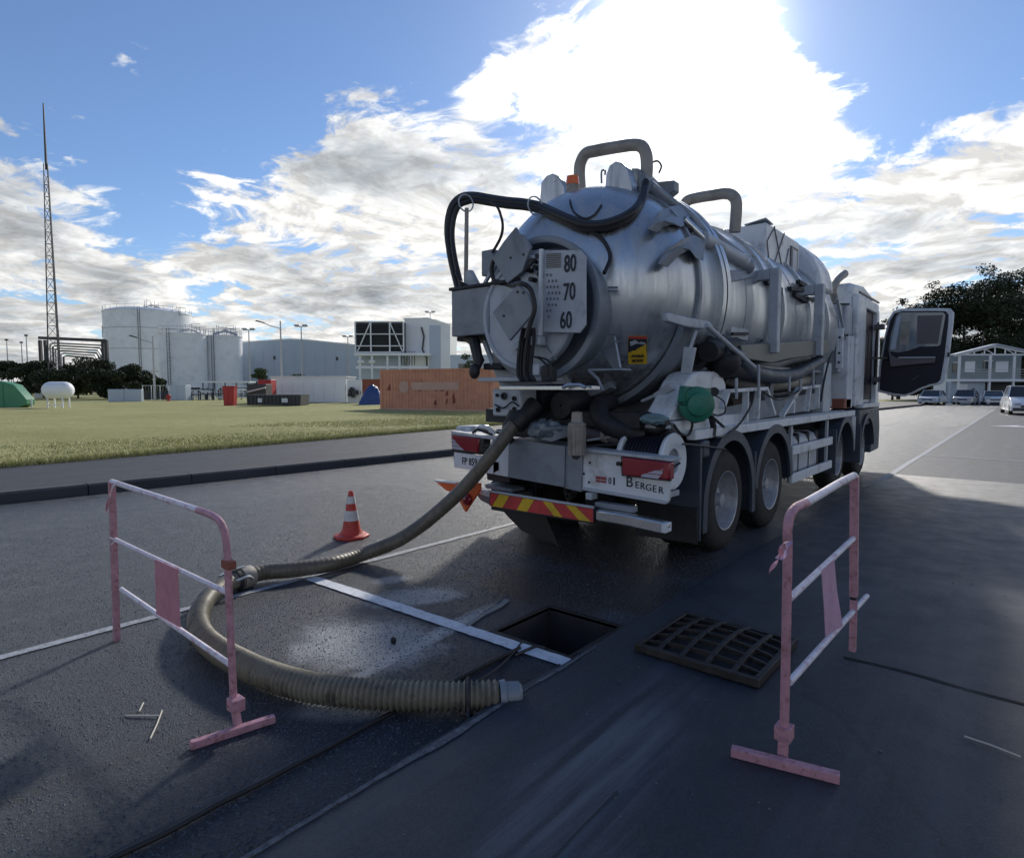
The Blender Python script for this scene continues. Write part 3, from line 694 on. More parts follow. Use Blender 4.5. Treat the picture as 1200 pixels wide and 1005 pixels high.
# green covered object
D_ = 46; k = D_/FPX
t = bgthing('covered_skip', 'green tarpaulin cover on the lawn, cut by the left edge', 'tarpaulin', 0, D_)
gt = MB(); o_ = [(-30, 482), (-30, 452), (-20, 446), (4, 447), (17, 451), (31, 468), (31, 474), (17, 480), (4, 482)]
pts = [((x)*k, 0, max(-.02, (455-y)*k+H0-.1)) for x, y in o_]
gt.prism(pts, (0, .9, 0)); part('cover', gt, M['greentarp'], t, bevel=.06)
part('fold', MB().bar((.28, -.02, .0), (.28, -.02, 1.9), .05, .05), M['greentarp'], t)
part('post', MB().cyl((2.15, .3, 0), (2.15, .3, .75), .06, None, 8), M['white'], t)
# cabinets, walls and fences of the tank yard
def bgbox(name, label, cat, px0, px1, y0, y1, dep, m, z=.1, group=None, bevel=.03, D=None):
    D = D or gd(y1); k = D/FPX; t = bgthing(name, label, cat, (px0+px1)/2, D, group, z)
    h = (y1-y0)*k; wd = (px1-px0)*k; body = part('body', MB().box((-wd/2, 0, 0), (wd/2, dep, h)), m, t, bevel=bevel)
    return t, wd, h, k
t, wd, h, k = bgbox('utility_cabinet', 'small white utility cabinet behind the small gas tank', 'cabinet', 41, 51, 450, 467, .6, M['shed_light'])
part('door', MB().box((-wd*.4, -.03, .1), (wd*.4, -.003, h*.92)), M['shed_light'], t)
t, wd, h, k = bgbox('barrier_wall', 'long low pale concrete block on the grass edge below the largest tank', 'barrier', 127, 166, 457, 472, .5, M['shed'])
for i in range(2): part('panel', MB().box((-wd/2+.05+i*wd/2, -.05, .08), (-.05+i*wd/2, -.003, h-.08)), M['shed'], t, bevel=.02)
t = bgthing('yard_fence', 'low mesh fence with white posts at the foot of the tanks', 'fence', 185, 80); k = 80/FPX
for i in range(14): part('post', MB().bar(((-17+i*3.4)*k, 0, 0), ((-17+i*3.4)*k, 0, 1.9), .07, .07), M['galv_dark'] if i % 3 else M['shed_light'], t)
part('rail', MB().bar((-17*k, 0, 1.9), (28*k, 0, 1.9), .06, .06), M['shed_light'], t)
part('mesh_panel', MB().box((-17*k, .03, .1), (28*k, .05, 1.2)), M['galv_dark'], t)
t, wd, h, k = bgbox('pump_house', 'pale pump cabinet with double doors at the foot of the middle tank', 'cabinet', 199, 218, 452, 470, 1.4, M['shed'])
for i in range(2): part('door', MB().box((-wd/2+.06+i*wd/2, -.03, .05), (-.04+i*wd/2, -.003, h-.1)), M['shed'], t)
t = bgthing('fire_hydrant', 'small red hydrant at the far edge of the lawn', 'hydrant', 198, 73)
part('body', MB().lathe([(0, .25), (.12, .25), (.15, .15), (.6, .15), (.7, .2), (.8, .12), (.85, .02)], (0, 0, 0), (0, 0, 1), 14), M['redbin'], t)
part('outlet', MB().cyl((-.35, 0, .5), (.35, 0, .5), .09), M['redbin'], t)
t = bgthing('red_cabinet', 'tall red hose cabinet standing at the far edge of the lawn', 'cabinet', 268, 54)
part('body', MB().prism([(-.42, 0, 0), (.42, 0, 0), (.5, 0, 1.65), (-.5, 0, 1.65)], (0, .7, 0)), M['redbin'], t, bevel=.03)
for i in range(2): part('door', MB().prism([(-.38+i*.39, -.03, .08), (-.02+i*.39, -.03, .08), (-.02+i*.43, -.03, 1.5), (-.43+i*.43, -.03, 1.5)], (0, .028, 0)), M['redbin'], t)
part('lid', MB().box((-.54, -.05, 1.65), (.54, .75, 1.74)), M['redbin'], t)
# dark skip and things on it
D_ = 52; k = D_/FPX
t = bgthing('waste_skip', 'long low black waste skip with small white labels', 'skip', 321, D_)
part('body', MB().prism([(-31*k, 0, .1), (31*k, 0, .1), (32*k, 0, 1.0), (-32*k, 0, 1.0)], (0, 2.2, 0)), M['galv_dark'], t)
for i in range(14): part('rib', MB().box((-30*k+i*4.5*k, -.10, .12), (-29*k+i*4.5*k, -.001, .98)), M['galv_dark'], t)
for x, w_ in ((-18, 5), (10, 7)): part('label_plate', MB().box((x*k, -.13, .35), ((x+w_)*k, -.105, .7)), M['white'], t)
t, wd, h, k = bgbox('scrap_heap', 'dark machinery piled behind the left end of the black skip', 'machinery', 290, 312, 444, 468, 1.5, M['louvre'], D=58)
part('beam', MB().bar((-.8, -.1, 1.2), (.9, -.1, 1.6), .15, .15), M['galv'], t)
t, wd, h, k = bgbox('red_container', 'red steel box standing behind the black skip', 'container', 303, 318, 438, 466, 1.5, M['redbin'], D=62)
for i in range(6): part('rib', MB().box((-wd/2+.05+i*wd/6, -.04, .05), (-wd/2+.12+i*wd/6, -.001, h-.05)), M['redbin'], t)
# white lock-up row
D_ = 66; k = D_/FPX
t = bgthing('lockup_building', 'long low white lock-up with a row of panel doors', 'building', 362, D_)
hh = (455-442)*k+H0-.1; x0 = -44*k; x1 = 44*k
part('wall', MB().box((x0, 0, 0), (x1, 4, hh)), M['shed_light'], t); part('roof_edge', MB().box((x0-.1, -.12, hh), (x1+.1, 4.1, hh+.12)), M['shed_light'], t)
for i in range(7):
    a = x0+.1+i*(x1-x0-.2)/7; part('door', MB().box((a+.05, -.04, .05), (a+(x1-x0)/7-.08, -.002, hh*.8)), M['shed_light'], t)
part('base', MB().box((x0, -.2, 0), (x1, -.0405, .06)), M['concrete'], t)
t = bgthing('generator', 'dark generator set standing in a white frame right of the white lock-up', 'generator', 414, 62); k = 62/FPX
gm = MB(); r = random.Random(8)
for i in range(14): x = -.55+1.0*r.random(); z = .5+.9*r.random(); gm.box((x, 0, z), (x+.2+.2*r.random(), .5, z+.15+.2*r.random()))
part('engine', gm, M['galv_dark'], t)
part('back_panel', MB().box((-.75, .6, 0), (.75, .7, 2.4)), M['shed_light'], t)
for x in (-.7, .65): part('frame_post', MB().bar((x, -.05, 0), (x, -.05, 1.9), .07, .07), M['galv'], t)
# blue tarpaulin heap
D_ = 54; k = D_/FPX
t = bgthing('blue_tarp', 'blue tarpaulin heaped over a load left of the orange container', 'tarpaulin', 435, D_)
bm_ = MB(); n_ = 22; r = random.Random(2); vs = []
for j in range(9):
    for i in range(n_):
        u = i/(n_-1); v = j/8; prof = math.sin(math.pi*min(1, u*1.02))**.55*(.75+.35*u)
        vs.append(((-15+28*u)*k, -.2+1.6*v, max(0, 1.95*prof*math.sin(math.pi*(.12+.76*v))*(.93+.14*r.random())) if 0 < i < n_-1 and 0 < j < 8 else 0))
bm_.add(vs, [(j*n_+i, j*n_+i+1, (j+1)*n_+i+1, (j+1)*n_+i) for j in range(8) for i in range(n_-1)])
part('sheet', bm_, M['bluetarp'], t)
part('skirt', MB().box((-22*k, -.5, 0), (10*k, -.25, .12)), M['bluetarp'], t)

# orange shipping container, real corrugation
def container(p0, p1, hh, label, m, name='shipping_container', overpaint=False):
    p0 = Vector(p0); p1 = Vector(p1); d = (p1-p0); L = d.length; ang = math.atan2(d.y, d.x)
    t = thing(name, label, 'container', (p0.x, p0.y, .12), ang)
    wl = MB(); vs = []; n = int(L/.28); dd = 2.4
    prof = []
    for i in range(n):
        a = .1+i*(L-.2)/n; s = (L-.2)/n; prof += [(a, 0), (a+s*.35, 0), (a+s*.5, .045), (a+s*.85, .045)]
    for (x, y) in prof: vs += [(x, y+.02, .15), (x, y+.02, hh-.12)]
    wl.add(vs, [(2*i, 2*i+2, 2*i+3, 2*i+1) for i in range(len(prof)-1)])
    part('side_wall', wl, m, t)
    part('core', MB().box((.05, .07, .12), (L-.05, dd, hh-.05)), m, t)
    part('bottom_rail', MB().box((0, -.02, 0), (L, .06, .15)), M['rust_pale'] if overpaint else m, t, bevel=.01)
    part('top_rail', MB().box((0, -.01, hh-.12), (L, .06, hh)), m, t, bevel=.01)
    for x in (-.01, L-.15): part('corner_post', MB().box((x, -.025, 0), (x+.16, .12, hh+.01)), m, t, bevel=.01)
    return t, L
P0 = at_z(446, 482.5); P1 = at_z(577, 485.5)
P1 = P0+(P1-P0)*1.0
ct, L = container(P0, P1, 2.80, 'faded orange shipping container with rust and an overpainted strip', M['rust'], overpaint=True)
for (a, b, z0, z1) in ((.165, .29, 1.15, 2.0), (.30, .72, 1.40, 1.92)):
    q = MB()
    if b < .295:
        q.prism([((a+b)/2*L+.42*math.cos(i*math.pi/8), .012, 1.60+.42*math.sin(i*math.pi/8)) for i in range(16)], (0, -.004, 0))
    else: q.box((a*L, .008, z0), (b*L, .012, z1))
    part('overpainted_patch', q, M['rust_pale'], ct)
q = MB(); r = random.Random(11)
for i in range(9):
    x = r.choice([.07, .33, .36, .5, .55, .6, .66])*L+.1*r.random(); z = .3+1.2*r.random(); q.prism([(x, .0125, z), (x+.1+.25*r.random(), .0125, z+.05), (x+.2, .0125, z+.2+.4*r.random()), (x+.05, .0125, z+.25)], (0, -.003, 0))
part('rust_scab', q, mat('rust_scab', (.20, .05, .04), .8), ct)
pb = bgloc(425, 66); pb2 = bgloc(450, 66)
container(pb, pb2, 2.5, 'dark brown container end showing behind the blue tarpaulin', M['brownc'])

# warehouse
D_ = 135; k = D_/FPX
t = bgthing('warehouse', 'long blue-grey windowless warehouse with a shallow roof line', 'building', 352, D_)
zt = lambda y: (455-y)*k+H0
pw = [(-72*k, 0, 0), (80*k, 0, 0), (80*k, 0, zt(407)), (10*k, 0, zt(400)), (-10*k, 0, zt(399)), (-72*k, 0, zt(403))]
part('wall', MB().prism(pw, (0, 30, 0)), M['shed'], t)
for i in range(12):
    x = -66*k+i*12*k; part('panel_joint', MB().box((x, -.05, 0), (x+.12, -.002, zt(409))), M['shed'], t)
for px, yy_ in ((-30, 418), (43, 419)): part('vent', MB().box((px*k, -.1, zt(yy_+4)), ((px+2.4)*k, -.06, zt(yy_))), M['louvre'], t)
part('roof_trim', MB().prism([(-72*k, -.15, zt(403)), (-10*k, -.15, zt(399)), (10*k, -.15, zt(400)), (80*k, -.15, zt(407)), (80*k, -.15, zt(407)+.25), (10*k, -.15, zt(400)+.25), (-10*k, -.15, zt(399)+.25), (-72*k, -.15, zt(403)+.25)], (0, .13, 0)), M['shed_light'], t)
# distant low shed right of the mast
# raised louvred plant building
D_ = 100; k = D_/FPX
t = bgthing('louvred_plant', 'raised plant unit with a dark louvred face in a white braced frame', 'building', 446, D_)
X0, X1 = -28*k, 28*k; Z0, Z1 = zt(414)*100/135-(H0*100/135-H0), 0
zf = lambda y: (455-y)*k+H0-.1
Z0, Z1 = zf(413), zf(378)
part('backing', MB().box((X0, .3, Z0), (X1, 6, Z1)), M['louvre'], t)
for i in range(14):
    z = Z0+.15+i*(Z1-Z0-.2)/14; part('slat', MB().add([(X0+.1, -.02, z), (X1-.1, -.02, z), (X1-.1, .22, z+.25), (X0+.1, .22, z+.25)], [(0, 1, 2, 3)]), M['galv_dark'], t, fix=False)
fw_ = MB()
for a, b in (((X0, Z0), (X0, Z1)), ((X1, Z0), (X1, Z1)), ((X0, Z0), (X1, Z0)), ((X0, Z1), (X1, Z1)), ((-10*k, Z0), (-10*k, Z1)), ((12*k, Z0), (12*k, Z1)), ((X0+2*k, Z0), (-10*k, Z1)), ((X1-1*k, Z0), (12*k, Z1)), ((X0, Z0+1), (X1, Z0+1)), ((X0, Z0+2.9), (X1, Z0+2.9))):
    fw_.bar((a[0], -.12, a[1]), (b[0], -.12, b[1]), .22, .16)
part('frame', fw_, M['shed_light'], t)
part('deck', MB().box((X0-1*k, -.6, Z0-.55), (X1+30*k, 6, Z0-.15)), M['shed_light'], t)
for px in (-24, -10, 8, 22, 34): part('column', MB().box((px*k, -.3, 0), (px*k+.3, 0, Z0-.55)), M['shed_light'], t)
dk = MB(); dk.box((X0+.5, 2, zf(448)), (X1+4*k, 2.3, Z0-.56)); part('shadowed_wall', dk, M['shed'], t)
part('beam', MB().box((X0, -.2, zf(432)), (X1+28*k, 0, zf(429))), M['shed_light'], t)
for px in (-22, -9): part('lamp_unit', MB().ball((px*k, -.2, zf(424)), .6, .4, .35, 10, 6), M['white_clean'], t)
for i in range(6): part('stair_rail', MB().bar(((26+i*3)*k, -.5, zf(428)), ((26+i*3)*k, -.5, zf(412)), .1, .1), M['galv_dark'], t)
t = bgthing('plant_building', 'tall white clad building beside the louvred plant unit', 'building', 500, D_+2); k = (D_+2)/FPX
part('wall', MB().prism([(-25*k, 0, 0), (28*k, 0, 0), (28*k, 0, zf(382)), (2*k, 0, zf(374)), (-25*k, 0, zf(375))], (0, 12, 0)), M['shed_light'], t)
part('side_panel', MB().box((4*k, -.06, 0), (17*k, -.002, zf(382))), M['shed'], t)
part('pipe', MB().tube([(-5*k, -.3, zf(384)), (-2*k, -.3, zf(395)), (-4*k, -.3, zf(410)), (1*k, -.3, zf(420)), (1*k, -.3, zf(432))], .14, 6), M['galv_dark'], t)
part('roof_edge', MB().prism([(-26*k, -.15, zf(375)), (2*k, -.15, zf(374)), (29*k, -.15, zf(382)), (29*k, -.15, zf(381)), (2*k, -.15, zf(373)), (-26*k, -.15, zf(374))], (0, .12, 0)), M['shed'], t)
t, wd, h, k = bgbox('site_cabin', 'small grey-white site cabin between the tanker and the plant building', 'cabin', 528, 575, 418, 470, 4, M['shed'], D=85)
part('window', MB().box((-wd*.3, -.04, h*.6), (-wd*.1, -.003, h*.8)), M['glass'], t)
t = bgthing('cabin_window_block', 'white block building low behind the orange container', 'building', 478, 72); k = 72/FPX
part('wall', MB().box((-24*k, 0, 0), (60*k, 3, zf(425)*.72)), M['shed_light'], t)
for i in range(3): part('window', MB().box(((-4+i*8)*k, -.04, 1.2), ((-1+i*8)*k, -.003, 2.2)), M['glass'], t)

# lamp posts
def lamp(px, ytop, D, label, kind, yb=470):
    k = D/FPX; t = bgthing('street_lamp', label, 'street lamp', px, D, 'lamp posts of the industrial site'); Hh = (455-ytop)*k+H0-.1
    part('pole', MB().tube([(0, 0, 0), (0, 0, Hh)], [.16, .08], 8), M['galv'], t)
    if kind == 'flood':
        part('head_bracket', MB().box((-.9, -.1, Hh-.1), (.9, .1, Hh+.02)), M['galv'], t)
        for x in (-.65, .65): part('floodlight', MB().box((x-.4, -.3, Hh+.02), (x+.4, .3, Hh+.25)), M['galv'], t, bevel=.04)
    elif kind == 'arm':
        part('arm', MB().tube([(0, 0, Hh-.9), (-1.2, 0, Hh-.55), (-2.0, 0, Hh-.25)], .05, 6), M['galv'], t)
        part('lamp_head', MB().prism([(-3.0, -.12, Hh-.02), (-1.9, -.12, Hh-.3), (-1.9, -.12, Hh-.16), (-2.8, -.12, Hh+.1)], (0, .26, 0)), M['galv_dark'], t, bevel=.02)
    else: part('lamp_head', MB().box((-.25, -.2, Hh-.1), (.25, .2, Hh+.25)), M['galv_dark'], t, bevel=.04)
lamp(331, 377, 74, 'tall street lamp with an arm to the left in front of the white lock-up', 'arm')
lamp(355, 383, 96, 'floodlight pole just right of the tall street lamp', 'flood')
lamp(294, 387, 100, 'floodlight pole between the right tank and the warehouse', 'flood')
lamp(182, 394, 78, 'lamp post with an arm in front of the largest tank', 'arm')
lamp(409, 395, 120, 'small floodlight pole left of the louvred plant', 'flood')
lamp(505, 367, 125, 'mast light rising behind the roof of the plant building', 'flood')
lamp(12, 399, 130, 'leftmost thin lamp pole beyond the dark trees', 'one')
lamp(29, 402, 135, 'second thin lamp pole from the left beyond the trees', 'one')
lamp(35, 394, 125, 'third thin lamp pole from the left, nearest the mast', 'one')

# right side: building, trees, cars, verge
D_ = 66; k = D_/FPX; zf = lambda y: (455-y)*k+H0
BX = 1160
t = bgthing('office_building', 'two-storey grey building with a gabled truss roof and balcony at the right edge', 'building', BX, D_, z=0)
wL, wR = -38*k, 52*k
part('upper_wall', MB().box((wL+.3, 2.0, zf(445)), (wR, 3.4, zf(414))), mat('green_grey_wall', (.20, .25, .26), .6), t)
part('lower_wall', MB().box((wL-.4, .6, 0), (-2*k, 3.4, zf(447))), M['shed'], t)
part('back_wall', MB().box((-2*k, 3.0, 0), (wR, 3.4, zf(447))), M['galv_dark'], t)
part('side_wall', MB().box((wL-6*k, 1.2, 0), (wL-.45, 3, zf(417))), M['shed_light'], t)
part('floor_slab', MB().box((wL-.3, -.1, zf(447)), (wR+.3, 3.4, zf(444))), M['shed_light'], t)
rf = MB()
for s_, xe in ((-1, wL-9*k), (1, wR+2*k)):
    rf.bar((0, -.3, zf(406)), (xe, -.3, zf(417)), .18, .22)
rf.bar((wL-5*k, -.28, zf(416.0)), (wR, -.28, zf(416.0)), .12, .16)
for x in (-24, -12, 0, 12, 24, 38): rf.bar((x*k, -.29, zf(416)), (x*k, -.29, zf(406+abs(x)*.24)), .1, .1)
for x in (-24, 0, 24): rf.bar((x*k, -.27, zf(416)), ((x-12)*k, -.27, zf(406+abs(x-12)*.24)), .08, .08)
part('roof_truss', rf, M['shed_light'], t)
rs = MB(); rs.prism([(0, -.6, zf(405)), (wR+4*k, -.6, zf(416)), (wR+4*k, -.6, zf(415)), (0, -.6, zf(403.5)), (wL-10*k, -.6, zf(415.5)), (wL-10*k, -.6, zf(416.5))], (0, .9, 0))
part('roof', rs, M['shed'], t)
for i, (a, b, c, d) in enumerate([(-31, -22, 436, 424), (-16, -4, 436, 423), (6, 17, 433, 422), (21, 36, 436, 423)]):
    wn = part('window', MB().box((a*k, 1.94, zf(c)), (b*k, 1.997, zf(d))), M['glass' if i in (0, 2) else 'shed_light'], t)
    part('frame', MB().bar((a*k, 1.92, zf(d)), (b*k, 1.92, zf(d)), .08, .08), M['shed_light'], wn)
for x in (wL, -2*k, 26*k, wR): part('column', MB().box((x-.1, -.05, 0 if x > -5 else zf(446)), (x+.1, .12, zf(417))), M['shed_light'], t)
bl = MB()
for z in (zf(433), zf(436), zf(439), zf(442)): bl.bar((wL, -.03, z), (wR, -.03, z), .05, .05)
part('balcony_rail', bl, M['galv'], t)
part('door', MB().box((3*k, 2.9, 0), (14*k, 2.997, zf(450))), M['louvre'], t)
part('window', MB().box((-33*k, .55, zf(463)), (-23*k, .597, zf(450))), M['shed_light'], t)
part('antenna', MB().bar((4*k, 2, zf(406)), (5*k, 2, zf(390)), .06, .06), M['galv_dark'], t)
rt = [(1078, 88, 14, 13.6, 'left dark spreading tree rising behind the open cab door'), (1128, 84, 18, 16.2, 'tall dark tree directly behind the grey office building'),
      (1180, 88, 20, 18.2, 'tallest dark tree, behind the right half of the office'), (1250, 84, 18, 17.6, 'dark tree cut by the right edge of the frame'),
      (1052, 96, 9, 11.0, 'small dark tree just right of the cab')]
for i, (px, D2, wd, hg, lb) in enumerate(rt):
    tree(px, D2, wd, hg, lb, 42000, .17, 120+i, 'leaf_dark', trunkh=.12, low=False, group='dark trees at the right')
for i, px in enumerate((1045, 1078, 1110, 1150, 1195)):
    tree(px, 80, 8, 6.5, ('low dark bush just right of the cab behind the door', 'low dark bush seen through the door window', 'low dark bush at the left corner of the office', 'low dark bush behind the middle of the office', 'low dark bush behind the right end of the office')[i], 9000, .22, 140+i, 'leaf_dark', low=True, group='low bushes behind the office', name='bush')
vg = MB()
a = bgloc(1000, 84); b = bgloc(1112, 84); c = bgloc(1106, 62); d = bgloc(1004, 62)
vg.add([(p[0], p[1], .10) for p in (d, c, b, a)], [(0, 1, 2, 3)]); struct('verge', vg, M['lawn'], fix=False)
# cars
def car(px, D, label, m, wid=1.78, hgt=1.45, rot=0, kind='hatch', dark_low=False):
    t = bgthing('parked_car', label, 'car', px, D, 'cars parked by the office building', 0.01, rot-math.atan((px-600)/FPX)); w2 = wid/2
    L = 4.2 if kind != 'pickup' else 5.0; hb = .82 if kind != 'pickup' else 1.05
    def sec(y, z0, z1, wb, wt, inset): return [(-wb, y, z0), (-wb*1.0, y, (z0+z1)*.5), (-wt, y, z1), (wt, y, z1), (wb, y, (z0+z1)*.5), (wb, y, z0)]
    st = [(0, .28, .60, .80, .70), (.12, .24, .70, .92, .86), (.9, .24, hb, .99, .93), (1.3, .24, hb+.05, 1, .95), (3.4, .24, hb+.07, 1, .95), (L-.15, .26, hb, .95, .88), (L, .35, .7, .85, .8)]
    b = MB(); vs = []
    for (y, z0, z1, wb, wt) in st: vs += sec(y, z0, z1, wb*w2, wt*w2, 0)
    fs = [tuple(range(6))[::-1], tuple((len(st)-1)*6+i for i in range(6))]+[(i*6+k, (i+1)*6+k, (i+1)*6+(k+1) % 6, i*6+(k+1) % 6) for i in range(len(st)-1) for k in range(6)]
    b.add(vs, fs); part('body', b, m, t, bevel=.03)
    ys = (1.1, 1.75, 3.0, 3.9) if kind != 'pickup' else (1.4, 2.0, 3.1, 3.5)
    if kind == 'sedan': ys = (1.15, 1.8, 2.9, 3.6)
    g_ = MB(); hb2 = hb+.04
    vs = [(-w2*.92, ys[0], hb2), (w2*.92, ys[0], hb2), (w2*.76, ys[1], hgt-.04), (-w2*.76, ys[1], hgt-.04), (-w2*.76, ys[2], hgt-.04), (w2*.76, ys[2], hgt-.04), (w2*.9, ys[3], hb2), (-w2*.9, ys[3], hb2)]
    g_.add(vs, [(0, 1, 2, 3), (3, 2, 5, 4), (4, 5, 6, 7), (1, 6, 5, 2), (0, 3, 4, 7)]); part('window', g_, M['glass'], t)
    rfm = MB(); rfm.box((-w2*.78, ys[1]-.05, hgt-.045), (w2*.78, ys[2]+.05, hgt)); part('roof', rfm, m, t, bevel=.02)
    pm = MB()
    for s_ in (-1, 1):
        pm.bar((s_*w2*.93, ys[0]-.02, hb2), (s_*w2*.77, ys[1], hgt-.03), .07, .06); pm.bar((s_*w2*.92, ys[3]+.02, hb2), (s_*w2*.77, ys[2], hgt-.03), .09, .07); pm.bar((s_*w2*.93, 2.3, hb2), (s_*w2*.785, 2.3, hgt-.03), .06, .06)
    part('pillar', pm, m, t)
    for s_ in (-1, 1):
        part('headlight', MB().box((s_*w2*.62-.16, -.03, .58), (s_*w2*.62+.16, .16, .72)), M['clear_lens'], t, bevel=.02)
        part('wing_mirror', MB().box((s_*w2*1.06-.1, 1.35, hb+.06), (s_*w2*1.06+.1, 1.5, hb+.2)), m, t, bevel=.02)
        for yy_ in (.8, L-.85):
            wh = part('wheel', MB().lathe([(-.1, .18), (-.1, .3), (-.06, .33), (.08, .33), (.1, .3), (.1, .18)], (s_*(w2-.12), yy_, .33), (1, 0, 0), 18), M['tyre'], t)
            part('rim', MB().lathe([(-.09, .02), (-.09, .19), (.09, .19), (.09, .02)], (s_*(w2-.12), yy_, .33), (1, 0, 0), 14), M['rim'], wh)
    part('grille', MB().box((-w2*.45, -.02, .46), (w2*.45, .1, .60)), M['louvre'], t, bevel=.01)
    part('bumper', MB().box((-w2*.86, -.06, .26), (w2*.86, .1, .44)), M['louvre'] if dark_low else m, t, bevel=.03)
    part('number_plate', MB().box((-.26, -.08, .36), (.26, -.062, .47)), M['white'], t)
    return t
car(1086, 60, 'small light blue-grey hatchback parked below the open cab door', M['shed'], rot=R_(-12), kind='hatch')
car(1127, 60, 'silver hatchback parked left of the white saloon', M['galv'], rot=R_(-8), hgt=1.5)
car(1166, 60, 'white saloon parked in front of the office doorway', M['white_clean'], rot=R_(6), hgt=1.38, kind='sedan')
car(1207, 37, 'white pickup with dark lower bumper cut by the right frame edge', M['white_clean'], 1.9, 1.78, rot=R_(8), kind='pickup', dark_low=True)
tree(1139, 61, 1.0, 1.7, 'small dark shrub standing right of the silver hatchback', 500, .09, 200, 'leaf_dark', low=True, name='shrub')
# lamp head at the far right edge
t = bgthing('street_lamp', 'street lamp whose head pokes in at the right edge of the frame', 'street lamp', 1232, 38, 'lamp posts of the industrial site'); k = 38/FPX
zl = (455-297)*k+H0
part('pole', MB().tube([(0, 0, 0), (0, 0, zl-.3), (-.4, 0, zl), (-1.0, 0, zl+.05)], [.12, .08, .06, .05], 8), M['galv'], t)
part('lamp_head', MB().ball((-1.75, 0, zl+.02), .42, .18, .09, 12, 6), M['galv_dark'], t)
# ------------------------------------------------------------------ the vacuum tanker
XL, XR, XC, YR = -4.73, -2.25, -3.49, 4.6
tk = thing('tanker_truck', 'white and grey vacuum tanker truck with large steel tank and open cab door, seen from behind', 'truck', (XC, 9, 0))
tk['label'] = 'white and grey vacuum tanker truck with a big steel tank, its cab door open'
tki = Matrix.Translation((-XC, -9, 0))
def P(name, mb, m, parent=None, **k):
    """part of the truck, given in world metres"""
    o = part(name, mb, M[m] if isinstance(m, str) else m, None, **k)
    o.data.transform(tki); o.parent = parent or tk; return o
def PT(body, size, m, parent, Mx, **k):
    o = text(body, size, M[m], None, Mx, **k); o.data.transform(tki); o.parent = parent or tk; return o
TZ, TR = 2.55, 1.12
TC = (XC, 0, TZ)
shell = MB(); shell.lathe([(6.0, TR), (10.9, TR), (11.1, TR*.93), (11.25, TR*.75), (11.32, .4), (11.34, .01)], TC, n=96)
P('tank_shell', shell, 'tank', fix=False)
dome = MB()
dome.lathe([(4.68, .01), (4.69, .30), (4.71, .45), (4.75, .58), (4.81, .71), (4.88, .82), (4.97, .925), (5.10, 1.01), (5.25, 1.07), (5.42, 1.10), (5.95, TR)], TC, n=96)
domeo = P('tank_door', dome, 'tank', fix=False)
bvh = BVHTree.FromPolygons([Vector(v) for v in dome.v], dome.f)
P('door_flange', MB().lathe([(5.93, TR-.02), (5.93, TR+.07), (6.0, TR+.075), (6.0, TR-.02)], TC, n=96), 'tank')
P('shell_flange', MB().lathe([(6.02, TR-.02), (6.02, TR+.08), (6.10, TR+.085), (6.10, TR-.02)], TC, n=96), 'tank')
P('door_rim', MB().lathe([(5.50, TR-.02), (5.50, TR+.012), (5.56, TR+.012), (5.56, TR-.02)], TC, n=96), 'grey')
for y in (6.75, 8.6, 9.7): P('weld_seam', MB().lathe([(y, TR-.002), (y+.006, TR+.005), (y+.012, TR-.002)], TC, n=96), 'grey')
for y in (7.5, 8.0, 9.2, 10.2): P('tank_ring', MB().lathe([(y, TR-.01), (y, TR+.035), (y+.10, TR+.035), (y+.10, TR-.01)], TC, n=96), 'tank')
P('tank_top_box', MB().prism([(-3.49, 10.5, 3.4)]*0+[(XC+1.0*math.cos(a), 10.3, 3.15+.95*math.sin(a)) for a in np.linspace(0, math.pi, 18)], (0, .8, 0)), 'white', bevel=.06)
# rear access disc with its rings and drum
DC = (-3.42, 0, 2.34)
P('hatch_drum', MB().lathe([(5.1, .50), (4.56, .60), (4.52, .60), (4.50, .645), (4.44, .65), (4.43, .62), (4.44, .59), (4.60, .57), (4.62, .50), (4.62, .01)], DC, n=72), 'grey')
P('hatch_disc', MB().lathe([(4.46, .50), (4.36, .515), (4.34, .50), (4.345, .47), (4.36, .46), (4.36, .01)], (-3.5, 0, 2.30), n=72), 'lgrey')
P('hatch_rib', MB().bar((-3.35, 4.352, 2.1), (-3.15, 4.352, 1.88), .02, .012), 'grey')
P('hatch_hub', MB().lathe([(4.30, .01), (4.30, .06), (4.36, .08), (4.37, .09)], (-3.55, 0, 1.98), n=20), 'lgrey')
# speed plate
YP = 4.27
c = [at_y(*q, YP) for q in ((652, 293), (680, 293), (686, 300), (686, 381), (679, 390), (637, 389), (637, 293))]
pl = P('speed_plate', MB().prism(c, (0, .02, 0)), 'lgrey', bevel=.004)
q = [at_y(*a, YP-.004) for a in ((639, 297), (658, 296), (656, 310), (656, 385), (639, 385))]
lg = MB()
for i in range(8):
    a = at_y(640, 298+2.2*i, YP-.006); b = at_y(657, 297+2.2*i, YP-.006); lg.bar(a, b, .008, .006)
P('louvre_grid', lg, 'trim', pl)
dg = MB()
for i in range(9):
    for j in range(4):
        if j > 1.2+2.4*math.sin(i*.5): continue
        a = at_y(641+4.2*j+(i % 2)*2, 322+7*i, YP-.006); dg.ball(a, .008, .004, .012, 6, 4)
P('worn_dots', dg, 'trim', pl)
P('plate_post', MB().bar(at_y(634.5, 292, YP-.02), at_y(633, 393, YP-.02), .028, .03), 'white')
for s_, (px, py) in (('80', (668, 309.5)), ('70', (667, 342.5)), ('60', (663, 376))):
    PT(s_, .20, 'ink', pl, face_rear(at_y(px, py, YP-.006)), name='lettering', squeeze=.62, bold=.002)
